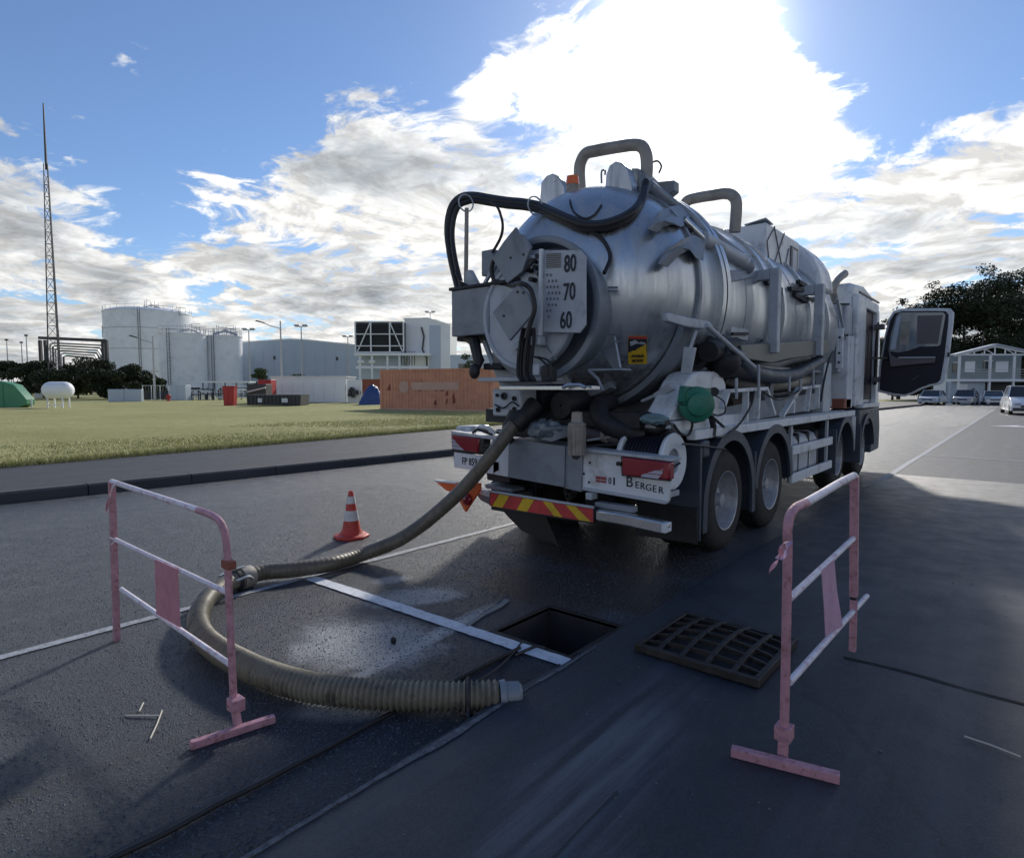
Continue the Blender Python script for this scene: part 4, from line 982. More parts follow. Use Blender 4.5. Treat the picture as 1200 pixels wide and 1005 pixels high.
# control boxes and plates to the left of the hatch
a = at_y(529, 341, 4.35); b = at_y(573, 391, 4.35)
P('control_box', MB().box((a.x, 4.35, b.z), (b.x, 4.95, a.z)), 'grey', bevel=.008)
a2 = at_y(573.5, 339, 4.42); b2 = at_y(603, 390, 4.42)
P('box_cover', MB().box((b.x+.003, 4.42, b2.z), (b2.x, 4.9, a2.z)), 'grey', bevel=.006)
P('box_lid', MB().box((a.x-.02, 4.33, a.z+.001), (b2.x+.12, 4.95, a.z+.03)), 'dark', bevel=.004)
l1 = at_y(572, 378, 4.40); P('label_strip', MB().box((l1.x, 4.405, l1.z-.03), (l1.x+.09, 4.418, l1.z+.02)), 'white')
d1 = [at_y(*q, 4.30) for q in ((577, 303), (590, 283), (604, 266), (607, 273), (613, 275), (622, 289), (612, 318), (594, 332))]
P('angle_plate', MB().prism(d1, (0, .03, 0)), 'grey', bevel=.004)
d2 = [at_y(*q, 4.05) for q in ((577, 366), (607, 333), (619, 345), (625, 366), (597, 399))]
P('angle_plate', MB().prism(d2, (0, .03, 0)), 'grey', bevel=.004)
for (px, py, Y) in ((598, 302, 4.295), (613, 298, 4.295), (590, 370, 4.045), (606, 342, 4.045), (613, 343, 4.045)):
    P('bolt', MB().cyl(at_y(px, py, Y), at_y(px, py, Y)+Vector((0, .02, 0)), .012, None, 8), 'black')
P('hinge_block', MB().box(at_y(564, 300, 4.6)+Vector((0, 0, -.2)), at_y(564, 300, 4.6)+Vector((.16, .3, .05))), 'grey', bevel=.01)
vw = MB(); r = random.Random(4)
for (px, py) in ((622, 305), (629, 300), (617, 316), (626, 313), (631, 321), (621, 327)):
    p = at_y(px, py, 4.28); vw.cyl(p, p+Vector((0, .1, 0)), .022, None, 8)
vw.tube([at_y(615, 318, 4.27), at_y(622, 310, 4.25), at_y(628, 303, 4.27)], .014, 6)
P('valve_cluster', vw, 'dark')
vb = MB(); vb.box(at_y(612, 292, 4.40)-Vector((0, 0, .62)), at_y(633, 292, 4.40)+Vector((0, .12, 0)))
P('valve_board', vb, 'lgrey', bevel=.006)
# under the box: black work lamp on its arm, bracket, lower drum front
P('lamp_arm', MB().tube([at_y(545, 393, 4.5), at_y(556, 400, 4.45), at_y(561, 425, 4.4), at_y(557, 436, 4.38)], [.05, .06, .05, .03], 8), 'black')
P('work_lamp', MB().ball(at_y(556, 435, 4.35), .06, .05, .075, 12, 8), 'black')
P('lower_clamp', MB().box(at_y(566, 433, 4.45), at_y(588, 425, 4.45)+Vector((0, .2, 0))), 'dark', bevel=.01)
P('link_arm', MB().bar(at_y(568, 400, 4.5), at_y(578, 426, 4.45), .03, .05), 'lgrey')
P('link_arm', MB().bar(at_y(551, 392, 4.5), at_y(565, 424, 4.45), .035, .05), 'dark')
ub = MB(); ub.box(at_y(535, 400, 4.45)+Vector((0, 0, 0)), at_y(580, 391, 4.45)+Vector((0, .4, 0))); P('box_bracket', ub, 'dark', bevel=.01)
# pale lower front skirt of the tank support
sk = [at_y(*q, 4.62) for q in ((577, 396), (640, 396), (648, 450), (586, 453), (576, 430))]
P('front_skirt', MB().prism(sk, (0, .35, 0)), 'lgrey', bevel=.01)
P('shelf_rail', MB().box(at_y(560, 447, 4.35), at_y(640, 441, 4.35)+Vector((0, .25, 0))), 'lgrey', bevel=.006)
P('shelf_rail', MB().box(at_y(585, 457, 4.22), at_y(694, 459, 4.22)+Vector((0, .12, .05))), 'chrome', bevel=.006)
P('latch', MB().tube([at_y(660, 454, 4.18), at_y(666, 451, 4.16), at_y(680, 451, 4.16), at_y(686, 454, 4.16)], .016, 6), 'chrome')
vbx = at_y(577, 487, 4.45); vbt = at_y(610, 455, 4.45)
vp = P('valve_body', MB().box((vbx.x, 4.45, vbx.z), (vbt.x, 4.7, vbt.z)), 'lgrey', bevel=.015)
for (px, py, rr_) in ((591, 464, .035), (603, 467, .024), (584, 480, .022), (603, 479, .02), (583, 463, .016)):
    p = at_y(px, py, 4.445); P('port', MB().lathe([(0, rr_), (-.015, rr_), (-.015, rr_*.6), (.0, rr_*.5), (.0, .001)], p, n=16), 'dark', vp)
P('chain', MB().tube(smooth_path([at_y(580, 474, 4.44), at_y(590, 478, 4.42), at_y(600, 471, 4.42), at_y(608, 476, 4.42)], 4), .008, 6), 'black', vp)
# dark bulk under the tank: frame, pump, pipes
P('cross_member', MB().box((-4.35, 4.75, 1.28), (-2.55, 4.95, 1.42)), 'dark', bevel=.01)
P('pump_housing', MB().lathe([(4.72, .01), (4.72, .17), (4.8, .20), (5.1, .20), (5.2, .15)], (-3.75, 0, 1.50), n=28), 'dark')
P('pump_housing', MB().lathe([(4.7, .01), (4.7, .12), (4.78, .15), (5.1, .15), (5.2, .1)], (-3.35, 0, 1.47), n=28), 'dark')
P('outlet_elbow', MB().tube(smooth_path([(-3.05, 5.1, 1.5), (-3.0, 4.8, 1.45), (-2.85, 4.72, 1.3), (-2.6, 4.9, 1.22)], 5), .085, 12), 'dark')
P('underframe', MB().box((-4.3, 5.0, 1.12), (-2.7, 11.2, 1.24)), 'dark', bevel=.01)
for x in (-4.02, -2.96): P('chassis_rail', MB().box((x-.05, 4.75, .82), (x+.05, 13.6, 1.115)), 'dark', bevel=.01)
for y in (5.3, 6.9, 8.6, 10.2): P('cross_member', MB().box((-3.965, y, .85), (-3.015, y+.12, 1.08)), 'dark')
for y in (5.8, 7.9, 10.0):
    sd = [(XC-1.0, y, 1.25), (XC+1.0, y, 1.25), (XC+1.05, y, 1.75)]+[(XC+1.0*math.cos(a)*1.06, y, TZ+1.06*math.sin(a)) for a in np.linspace(R_(-50), R_(-130), 12)]+[(XC-1.05, y, 1.75)]
    P('tank_saddle', MB().prism(sd, (0, .14, 0)), 'grey')
# support bands round the door (the dark ribs with pale pads)
P('support_band', MB().lathe([(5.28, 1.09), (5.28, 1.15), (5.44, 1.16), (5.44, 1.09)], TC, n=26, a0=-82, a1=-14, close=True), 'grey')
P('support_band', MB().lathe([(5.02, .97), (5.02, 1.03), (5.12, 1.05), (5.12, .98)], TC, n=20, a0=-95, a1=-62, close=True), 'grey')
for pts in (((797, 438), (808, 438), (814, 407), (801, 406)), ((764, 462), (768, 469), (789, 456), (785, 448))):
    P('pale_pad', MB().prism([at_y(*q, 5.15) for q in pts], (0, .05, 0)), 'lgrey', bevel=.006)
P('pad_rod', MB().cyl(at_y(809, 407, 5.17), at_y(816, 388, 5.2), .016, None, 8), 'lgrey'); P('pad_rod', MB().cyl(at_y(752, 470, 5.15), at_y(766, 464, 5.15), .016, None, 8), 'lgrey')
def clear_y(q, Y, r):
    p = at_y(*q, Y); h = bvh.ray_cast(CAM, ray(*q).normalized())
    if h[0] is not None and h[0].y-r*1.6 < Y: p = at_y(*q, h[0].y-r*1.6)
    return p
_sv = [Vector(v) for v in dome.v]+[Vector(v) for v in shell.v]; _sf = list(dome.f)+[tuple(i+len(dome.v) for i in f) for f in shell.f]
bvh_all = BVHTree.FromPolygons(_sv, _sf)
def clear_x(q, X, r):
    p = at_x(*q, X); d = ray(*q).normalized(); hh = bvh_all.ray_cast(CAM, d)
    if hh[0] is not None and (p-CAM).length > (hh[0]-CAM).length-r*1.3: p = hh[0]-d*r*1.5
    return p
# clamps (claws) round the flange
def claw(ang, wtip, wroot, y0=5.25, y1=6.0, lift=.06, thick=.10):
    a = R_(ang); rad = Vector((math.cos(a), 0, math.sin(a))); tan = Vector((-math.sin(a), 0, math.cos(a)))
    c0 = Vector((XC, y0, TZ))+rad*(TR+.02); c1 = Vector((XC, y1+.12, TZ))+rad*(TR+lift+.14)
    cm = c0.lerp(c1, .55)+rad*.12
    mb = MB(); vs = []
    for c_, wd_, th in ((c0, wtip, .02), (cm, (wtip+wroot)/2, thick), (c1, wroot, thick*1.3)):
        for s1, s2 in ((-1, 0), (1, 0), (1, 1), (-1, 1)): vs.append(c_+tan*wd_/2*s1+rad*th*s2)
    mb.add(vs, [(3, 2, 1, 0), (8, 9, 10, 11)]+[(i*4+k, i*4+(k+1) % 4, (i+1)*4+(k+1) % 4, (i+1)*4+k) for i in range(2) for k in range(4)])
    P('door_clamp', mb, 'grey', bevel=.008)
claw(128, .05, .2, 5.4, 6.0, .0, .06)
def cply(pts, Y, dep, name, m, r=.11, bevel=.006):
    return P(name, MB().prism([clear_y(q, Y, r) for q in pts], (0, dep, 0)), m, bevel=bevel)
cply([(757, 268), (763, 259), (772, 248), (783, 242), (797, 240), (802, 245), (799, 256), (790, 262), (778, 259), (768, 262), (760, 269)], 5.9, .16, 'door_clamp', 'grey')
cply([(770, 309), (776, 299), (786, 289), (799, 280), (813, 275), (819, 280), (816, 303), (808, 293), (798, 290), (786, 296), (773, 310)], 5.9, .16, 'door_clamp', 'grey')
P('door_clamp', MB().prism([at_x(*q, -2.33) for q in ((775, 368), (779, 367), (800, 372), (826, 377), (831, 383), (816, 386), (797, 383), (776, 377))], (.05, 0, 0)), 'lgrey', bevel=.01)
# hinge lugs and crossbeam on top
lugA = [at_y(*q, 5.35) for q in ((629, 262), (632, 240), (634, 214), (640, 206), (647, 203), (654, 206), (662, 219), (664, 262))]
P('hinge_lug', MB().prism(lugA, (0, .10, 0)), 'tank', bevel=.01)
P('lug_eye', MB().cyl(at_y(649.5, 210.5, 5.345), at_y(649.5, 210.5, 5.345)+Vector((0, .004, 0)), .02, None, 12), 'white_clean')
lugB = [at_y(*q, 5.35) for q in ((703, 290), (706, 262), (710, 205), (714, 194), (721, 189), (729, 191), (736, 198), (740, 214), (740, 240), (722, 290))]
P('hinge_lug', MB().prism(lugB, (0, .12, 0)), 'tank', bevel=.01)
cbm = [at_y(*q, 5.42) for q in ((662, 223), (709, 219), (709, 250), (662, 255))]
P('top_crossbeam', MB().prism(cbm, (0, .25, 0)), 'tank', bevel=.006)
for pts in (((740, 197), (748, 197), (748, 219), (740, 219)), ((748, 200), (757, 204), (757, 228), (748, 228)), ((734, 205), (742, 203), (742, 224), (734, 224))):
    P('hinge_block', MB().prism([at_y(*q, 5.55) for q in pts], (0, .18, 0)), 'grey', bevel=.008)
P('lug_bracket', MB().prism([at_y(*q, 5.9) for q in ((770, 213), (790, 211), (790, 223), (780, 231), (772, 226))], (0, .12, 0)), 'grey', bevel=.008)
P('door_stiffener', MB().bar(at_y(640, 258, 5.2), at_y(632, 277, 5.0), .02, .05), 'tank')
P('door_stiffener', MB().bar(at_y(671, 268, 5.1), at_y(665, 287, 4.9), .02, .05), 'tank')
# beacon
bc = at_y(671, 216, 5.25)
bk = P('beacon', MB().cyl(bc+Vector((0, 0, -.10)), bc+Vector((0, 0, -.01)), .065, None, 20), 'pipe')
P('beacon_lens', MB().cyl(bc+Vector((0, 0, -.008)), bc+Vector((0, 0, .075)), .068, .06, 20), 'orange_lens', bk)
# guard loops over the tank
def loop(pts, Y, r, name, m, n=12, st=6, clr=False):
    return P(name, MB().tube(smooth_path([(clear_y(q, y_, r) if clr else at_y(*q, y_)) for (q, y_) in zip(pts, Y if hasattr(Y, '__len__') else [Y]*len(pts))], st), r, n), m)
loop([(680, 222), (679, 200), (681, 189), (687, 180), (698, 177), (720, 173), (742, 170), (752, 172), (757, 181), (758, 196), (757, 215)], 5.7, .062, 'boom_loop', 'pipe')
loop([(800, 246), (805, 236), (817, 232), (835, 229), (850, 227), (859, 230), (863, 240), (861, 272)], 6.9, .062, 'boom_loop', 'pipe')
# hose bundle from the top loop to the left control box
hb = [(757, 214), (754, 230), (744, 246), (728, 257), (706, 264), (686, 264), (668, 258), (650, 250), (634, 243), (616, 239), (595, 237), (575, 234), (557, 231), (544, 232), (533, 240), (527, 254), (525, 275), (528, 300), (533, 322), (537, 338)]
YS = list(np.linspace(5.4, 4.9, 8))+list(np.linspace(4.85, 4.62, 12))
loop(hb, YS, .038, 'hydraulic_hose', 'black', 10, 4, True)
loop([(x+(1 if i > 12 else 0)*5, y+4.5-(i > 13)*3) for i, (x, y) in enumerate(hb)], [y-.03 for y in YS], .028, 'hydraulic_hose', 'black', 8, 4, True)
loop([(x-(2 if i > 12 else 0), y-3.5) for i, (x, y) in enumerate(hb)], [y+.02 for y in YS], .024, 'hydraulic_hose', 'black', 8, 4, True)
loop([(676, 262), (690, 270), (704, 278), (713, 292), (715, 303), (711, 314), (708, 320)], [4.85, 4.85, 4.88, 4.82, 4.75, 4.68, 4.62], .018, 'hydraulic_hose', 'black', 8, 5, True)
loop([(575, 236), (583, 243), (588, 256), (589, 268), (586, 280), (577, 296)], 4.6, .014, 'hydraulic_hose', 'black', 8, 5, True)
loop([(579, 304), (576, 315), (578, 326), (585, 331), (597, 334), (610, 332), (620, 337), (625, 349), (626, 364), (621, 380), (617, 396)], [4.35]*5+[4.0]*6, .021, 'hydraulic_hose', 'black', 8, 5, True)
loop([(544, 334), (550, 338), (562, 340)], 4.6, .014, 'hydraulic_hose', 'black', 6, 4)
loop([(534, 318), (540, 330), (556, 338)], 4.58, .012, 'hydraulic_hose', 'black', 6, 4)
for i in range(7):
    x = 607+2.6*i; loop([(x+6-.5*i, 384), (x+3, 400), (x+.5, 420), (x, 438), (x+4, 446)], 4.22+.02*(i % 3), .015, 'hose_drop', 'black' if i % 2 else 'dark', 6, 4)
loop([(622, 417), (632, 420), (640, 428), (641, 440)], 4.2, .009, 'hose_drop', 'black', 6, 4); loop([(630, 418), (642, 422), (646, 430), (646, 443)], 4.2, .009, 'hose_drop', 'black', 6, 4)
P('fitting_block', MB().box(at_y(634, 447, 4.2), at_y(645, 428, 4.2)+Vector((0, .1, 0))), 'dark', bevel=.01)
P('fitting_block', MB().box(at_y(623, 440, 4.22), at_y(632, 426, 4.22)+Vector((0, .1, 0))), 'lgrey', bevel=.01)
P('fitting_block', MB().box(at_y(621, 405, 4.24), at_y(632, 393, 4.24)+Vector((0, .1, 0))), 'lgrey', bevel=.01)
loop([(669, 222), (668, 236), (671, 246), (678, 253), (687, 256), (697, 251), (705, 240)], [5.3, 5.2, 5.2, 5.2, 5.2, 5.25, 5.3], .009, 'beacon_cable', 'black', 6, 5, True)
loop([(765, 190), (771, 189), (775, 195), (772, 203)], 5.9, .010, 'cable_loop', 'black', 6, 5)
loop([(705, 215), (705, 201), (709, 200), (709, 205)], 5.5, .010, 'antenna_wire', 'grey', 6, 4)
for (px, py, Y) in ((546, 238, 4.62), (627, 241, 4.75)):
    c_ = at_y(px, py, Y); P('hose_ring', MB().tube([c_+Vector((.02*math.cos(t), 0.085*math.cos(t), .085*math.sin(t))) for t in np.linspace(0, 2*math.pi, 20)], .008, 6), 'lgrey')
P('hose_mast', MB().cyl(at_y(546, 330, 4.62), at_y(547, 244, 4.62), .022, None, 10), 'pipe')
P('mast_foot', MB().prism([at_y(*q, 4.6) for q in ((543, 335), (545, 318), (550, 316), (560, 335))], (0, .06, 0)), 'lgrey')
P('box_strut', MB().bar(at_y(566, 336, 4.6), at_y(586, 300, 4.6), .03, .03), 'lgrey')
# long rods and cylinders along the upper right of the tank
P('lift_cylinder', MB().cyl(clear_x((822, 279), -2.60, .07), clear_x((872, 308), -2.60, .07), .075, None, 20), 'lgrey')
P('cylinder_rod', MB().cyl(clear_x((800, 258), -2.6, .06), clear_x((824, 281), -2.60, .06), .05, None, 14), 'chrome')
P('cylinder_eye', MB().ball(clear_x((875, 312), -2.60, .07), .09, .09, .09, 12, 8), 'grey')
P('cylinder_bracket', MB().prism([clear_x(q, -2.5, .06) for q in ((852, 316), (893, 318), (884, 325), (856, 331))], (-.3, 0, 0)), 'grey', bevel=.01)
P('rail_tube', MB().tube([clear_x(q, -2.9, .06) for q in ((760, 218), (795, 246), (830, 273), (866, 300))], .06, 14), 'grey')
P('rail_tube', MB().cyl(at_x(752, 205, -3.3), at_x(790, 244, -3.1), .07, None, 14), 'lgrey')
P('rail_tube', MB().tube([clear_x(q, -2.8, .04) for q in ((800, 264), (838, 284), (876, 304))], .035, 10), 'dark')
P('top_fairing', MB().prism([clear_x(q, -2.85, .05) for q in ((800, 250), (826, 262), (874, 284), (888, 297), (882, 300), (868, 299), (815, 272))], (-.35, 0, 0)), 'lgrey', bevel=.02)
P('bracket', MB().prism([at_x(*q, -2.8) for q in ((862, 280), (880, 288), (887, 298), (868, 298))], (-.2, 0, 0)), 'pipe', bevel=.01)
# covered pack on top
XPk = -2.72
f = [at_x(*q, XPk) for q in ((898, 264), (937, 281), (934, 329), (898, 316))]
y0, y1 = f[0].y, f[1].y; zt0 = f[0].z; zb0 = f[3].z
z_b, z_t = min(f[2].z, f[3].z), (f[0].z+f[1].z)/2
pk = P('roof_pack', MB().box((-3.55, y0, z_b), (XPk, y1, z_t)), 'white', bevel=.025)
ls = MB(); XX = XPk+.006
def yz(u, v): return (XX, y0+(y1-y0)*u, z_b+(z_t-z_b)*v)
for a_, b_ in (((0.02, .6), (.22, 1)), ((.02, .6), (.12, 0)), ((.20, 1), (.52, .0)), ((.50, 1), (.16, 0)), ((.64, .7), (.50, 0))): ls.bar(yz(*a_), yz(*b_), .014, .01)
P('lashing', ls, 'trim', pk)
P('pack_frame', MB().box((XX-.004, y0+(y1-y0)*.70, z_b+.08), (XX+.014, y0+(y1-y0)*.92, z_t-.12)), 'trim', pk, bevel=.003)
P('pack_panel', MB().box((XX+.002, y0+(y1-y0)*.74, z_b+.12), (XX+.018, y0+(y1-y0)*.88, z_t-.16)), 'lgrey', pk, bevel=.003)
P('pack_fold', MB().prism([(-3.0, y0-.02, z_t), (XPk, y0-.02, z_t+.04), (XPk+.01, y0+.25, z_t+.01), (-3.0, y0+.3, z_t)], (0, 0, .012)), 'lgrey', pk)
# side platform frames
def plat(t0, t1, b1, w_, X=-2.18):
    pt0 = at_x(*t1, X); pb = at_x(*b1, X); Y = pt0.y; zt, zb = pt0.z, pb.z
    P('platform_frame', MB().box((X-w_, Y, zb), (X, Y+w_*1.1, zt)), 'lgrey', bevel=.008)
    P('platform_arm', MB().box((X-.75, Y+.004, zt-w_*1.2), (X-w_-.003, Y+w_*1.0, zt-.003)), 'lgrey', bevel=.008)
    P('platform_arm', MB().box((X-.62, Y+.004, zb), (X-w_-.003, Y+w_*1.0, zb+w_*1.2)), 'grey', bevel=.008)
plat((880, 312), (913, 313), (909, 413), .10); plat((935, 330), (965, 332), (961, 416), .11)
for i, (px, py) in enumerate(((897, 330), (925, 338), (930, 345), (945, 350), (935, 330))):
    a = clear_x((px, py), -2.45, .06); P('roof_hardware', MB().bar(a, a+Vector((.02, .5, -.04+.07*(i % 2))), .06, .05), 'dark')
P('walkway', MB().prism([at_x(*q, -2.25) for q in ((868, 404), (972, 398), (972, 414), (925, 420), (905, 425), (872, 420))], (-.35, 0, 0)), mat('olive_paint', (.14, .15, .14), .5, .1), bevel=.008)
P('walkway_tray', MB().box((-2.95, 7.0, 1.86), (-2.40, 10.3, 1.9)), 'grey', bevel=.006)
P('handhold', MB().bar(at_x(858, 391, -2.38), at_x(876, 391, -2.38), .03, .03), 'dark'); P('handhold_plate', MB().box(at_x(857, 396, -2.40), at_x(877, 386, -2.40)-Vector((.05, 0, 0))), 'lgrey', bevel=.01)
P('thin_rail', MB().tube([at_x(828, 381, -2.2), at_x(870, 418, -2.2), at_x(884, 430, -2.2)], .022, 8), 'lgrey')
loop([(893, 398), (880, 418), (866, 440)], [7.4, 7.2, 6.8], .014, 'safety_strap', 'black', 6, 5)
# hoses and ports along the side
def side(pts, X, r, name, m, n=12, st=6): return P(name, MB().tube(smooth_path([clear_x(q, X if not hasattr(X, '__len__') else X[i], r) for i, q in enumerate(pts)], st), r, n), m)
side([(842, 404), (858, 417), (872, 430), (890, 438), (910, 441), (930, 439), (948, 430), (960, 423)], -2.35, .085, 'suction_hose', 'fender', 14)
side([(835, 398), (862, 412), (885, 424), (905, 427), (925, 421), (942, 419), (950, 424)], -2.55, .07, 'suction_hose', 'grey', 14)
side([(845, 440), (880, 450), (915, 450), (955, 444)], -2.6, .09, 'suction_hose', 'pipe', 14)
side([(850, 460), (880, 462), (910, 462), (950, 456)], -2.75, .07, 'suction_hose', 'fender', 14)
pc = at_x(818, 418, -2.5)
P('port_pipe', MB().lathe([(0, .095), (-.05, .125), (-.08, .125), (-.08, .085), (.02, .08), (.02, .001)], pc, n=28), 'dark'); P('port_pipe_body', MB().cyl(pc, pc+Vector((-.05, .8, 0)), .095, None, 20), 'dark')
P('pump_body', MB().cyl(at_x(830, 412, -2.35), at_x(862, 404, -2.35), .10, .08, 16), 'dark'); P('pump_body', MB().cyl(at_x(846, 410, -2.3), at_x(868, 418, -2.3), .07, None, 16), 'fender')
P('pump_body', MB().cyl(at_x(850, 430, -2.4), at_x(884, 438, -2.4), .11, .09, 16), 'dark')
P('valve_head', MB().ball(at_x(848, 424, -2.35), .17, .17, .16, 14, 8), 'dark'); P('valve_head', MB().ball(at_x(836, 402, -2.45), .14, .18, .12, 14, 8), 'dark')
for px, y0_, y1_ in ((863, 443, 467), (889, 427, 466), (953, 432, 455), (938, 444, 458), (925, 440, 458)): P('stake', MB().cyl(at_x(px, y1_, -2.22), at_x(px, y0_, -2.22), .016, None, 8), 'lgrey')
# deck, side rail, brackets
P('side_rail', MB().box((-2.33, 5.20, 1.17), (-2.24, 11.75, 1.26)), 'white', bevel=.008)
P('deck', MB().box((-2.92, 5.2, 1.245), (-2.335, 11.4, 1.27)), 'lgrey')
bk_ = MB(); X = -2.28
for a_, b_ in (((851, 458), (897, 455)), ((897, 455), (906, 485)), ((874, 458), (873, 494)), ((888, 457), (886, 491)), ((852, 459), (846, 478))): bk_.bar(at_x(*a_, X), at_x(*b_, X), .06, .035)
P('load_bracket', bk_, 'white')
bk_ = MB()
for a_, b_ in (((916, 487), (936, 455)), ((936, 455), (959, 452)), ((929, 462), (928, 484)), ((948, 455), (945, 482)), ((958, 452), (957, 478))): bk_.bar(at_x(*a_, X), at_x(*b_, X), .06, .035)
P('load_bracket', bk_, 'white')
P('deck_panel', MB().prism([at_x(*q, -2.40) for q in ((846, 478), (874, 472), (930, 464), (975, 458), (975, 476), (846, 498))], (-.02, 0, 0)), 'grey')
fan = P('water_tank_panel', MB().prism([at_x(*q, -2.36) for q in ((783, 493), (796, 468), (806, 446), (812, 438), (820, 435), (838, 435), (847, 440), (851, 450), (851, 476), (848, 485), (840, 487), (820, 490))], (-.25, 0, 0)), 'white', bevel=.02)
P('reel_bracket', MB().prism([at_x(*q, -2.33) for q in ((790, 494), (850, 486), (872, 484), (872, 499), (850, 504), (800, 511), (793, 503))], (-.22, 0, 0)), 'white', bevel=.01)
P('small_gauge', MB().cyl(at_x(837, 459, -2.34), at_x(837, 459, -2.31), .045, None, 14), 'black', fan)
loop([(837, 463), (848, 470), (850, 482), (842, 487), (834, 484)], 5.45, .006, 'cable', 'black', 5, 4)
side([(811, 488), (811, 500), (806, 510), (797, 507), (790, 498)], -2.27, .012, 'cable', 'black', 6)
side([(884, 458), (880, 475), (868, 495), (852, 510), (838, 512)], -2.21, .012, 'cable', 'black', 6)
side([(833, 488), (836, 500), (835, 510)], -2.25, .03, 'cable', 'black', 6); side([(832, 486), (848, 500)], -2.24, .014, 'lever', 'black', 6)
side([(800, 520), (820, 522), (850, 526)], -2.2, .009, 'cable', 'black', 6)
side([(896, 460), (910, 468), (925, 465), (940, 455)], -2.25, .012, 'cable', 'black', 6)
loop([(795, 488), (810, 495), (826, 492)], 5.3, .008, 'cable', 'black', 5, 4)
P('brown_drum', MB().cyl(at_x(851, 473, -2.5), at_x(867, 471, -2.5), .08, .06, 14), 'bark')
# axles, wheels
P('axle', MB().cyl((-4.5, 6.08, .5), (-2.5, 6.08, .5), .08), 'dark'); P('axle', MB().cyl((-4.5, 7.46, .5), (-2.5, 7.46, .5), .08), 'dark')
P('axle', MB().cyl((-4.5, 11.1, .5), (-2.5, 11.1, .5), .07), 'dark'); P('axle', MB().cyl((-4.5, 12.9, .5), (-2.5, 12.9, .5), .07), 'dark')
tyre_me = rim_me = hub_me = None
def wheel(x, y, side_, rear=True):
    global tyre_me, rim_me, hub_me, frim_me
    R = .515; wd = .29
    if tyre_me is None:
        prof = [(-wd/2, .30), (-wd/2-.005, .36), (-wd/2, .44), (-wd/2+.02, .485), (-wd/2+.05, .508)]
        for i in range(4):
            a = -wd/2+.055+i*.05; prof += [(a, R), (a+.032, R), (a+.034, R-.012), (a+.048, R-.012)]
        prof += [(wd/2-.05, .508), (wd/2-.02, .485), (wd/2, .44), (wd/2+.005, .36), (wd/2, .30)]
        tyre_me = mesh('tyre', MB().lathe(prof, (0, 0, 0), (1, 0, 0), 56), M['tyre'])
        rim_me = mesh('rim', MB().lathe([(wd/2-.01, .302), (wd/2+.008, .298), (wd/2+.004, .288), (wd/2-.03, .278), (wd/2-.12, .262), (wd/2-.17, .24), (wd/2-.175, .13), (wd/2-.11, .125), (wd/2-.10, .07), (wd/2-.04, .06), (wd/2-.035, .001)], (0, 0, 0), (1, 0, 0), 48), M['rim'])
        hm = MB()
        for i in range(10): a = i*math.pi/5; hm.cyl((wd/2-.175, .175*math.cos(a), .175*math.sin(a)), (wd/2-.145, .175*math.cos(a), .175*math.sin(a)), .016, None, 6)
        for i in range(10): a = (i+.5)*math.pi/5; hm.ball((wd/2-.168, .215*math.cos(a), .215*math.sin(a)), .004, .018, .018, 8, 4)
        hub_me = mesh('wheel_nut', hm, M['dark'])
    w_ = bpy.data.objects.new('wheel', None); col.objects.link(w_); w_.parent = tk; w_.location = (x-XC, y-9, R-.008); w_.rotation_euler = (0, 0, 0 if side_ > 0 else math.pi)
    for nm, me in (('tyre', tyre_me), ('rim', rim_me), ('wheel_nut', hub_me)):
        o = bpy.data.objects.new(nm, me); col.objects.link(o); o.parent = w_
for y in (6.08, 7.46):
    wheel(-2.43, y, 1); wheel(-2.76, y, 1); wheel(-4.55, y, -1); wheel(-4.22, y, -1)
for y in (11.1, 12.9): wheel(-2.50, y, 1); wheel(-4.48, y, -1)
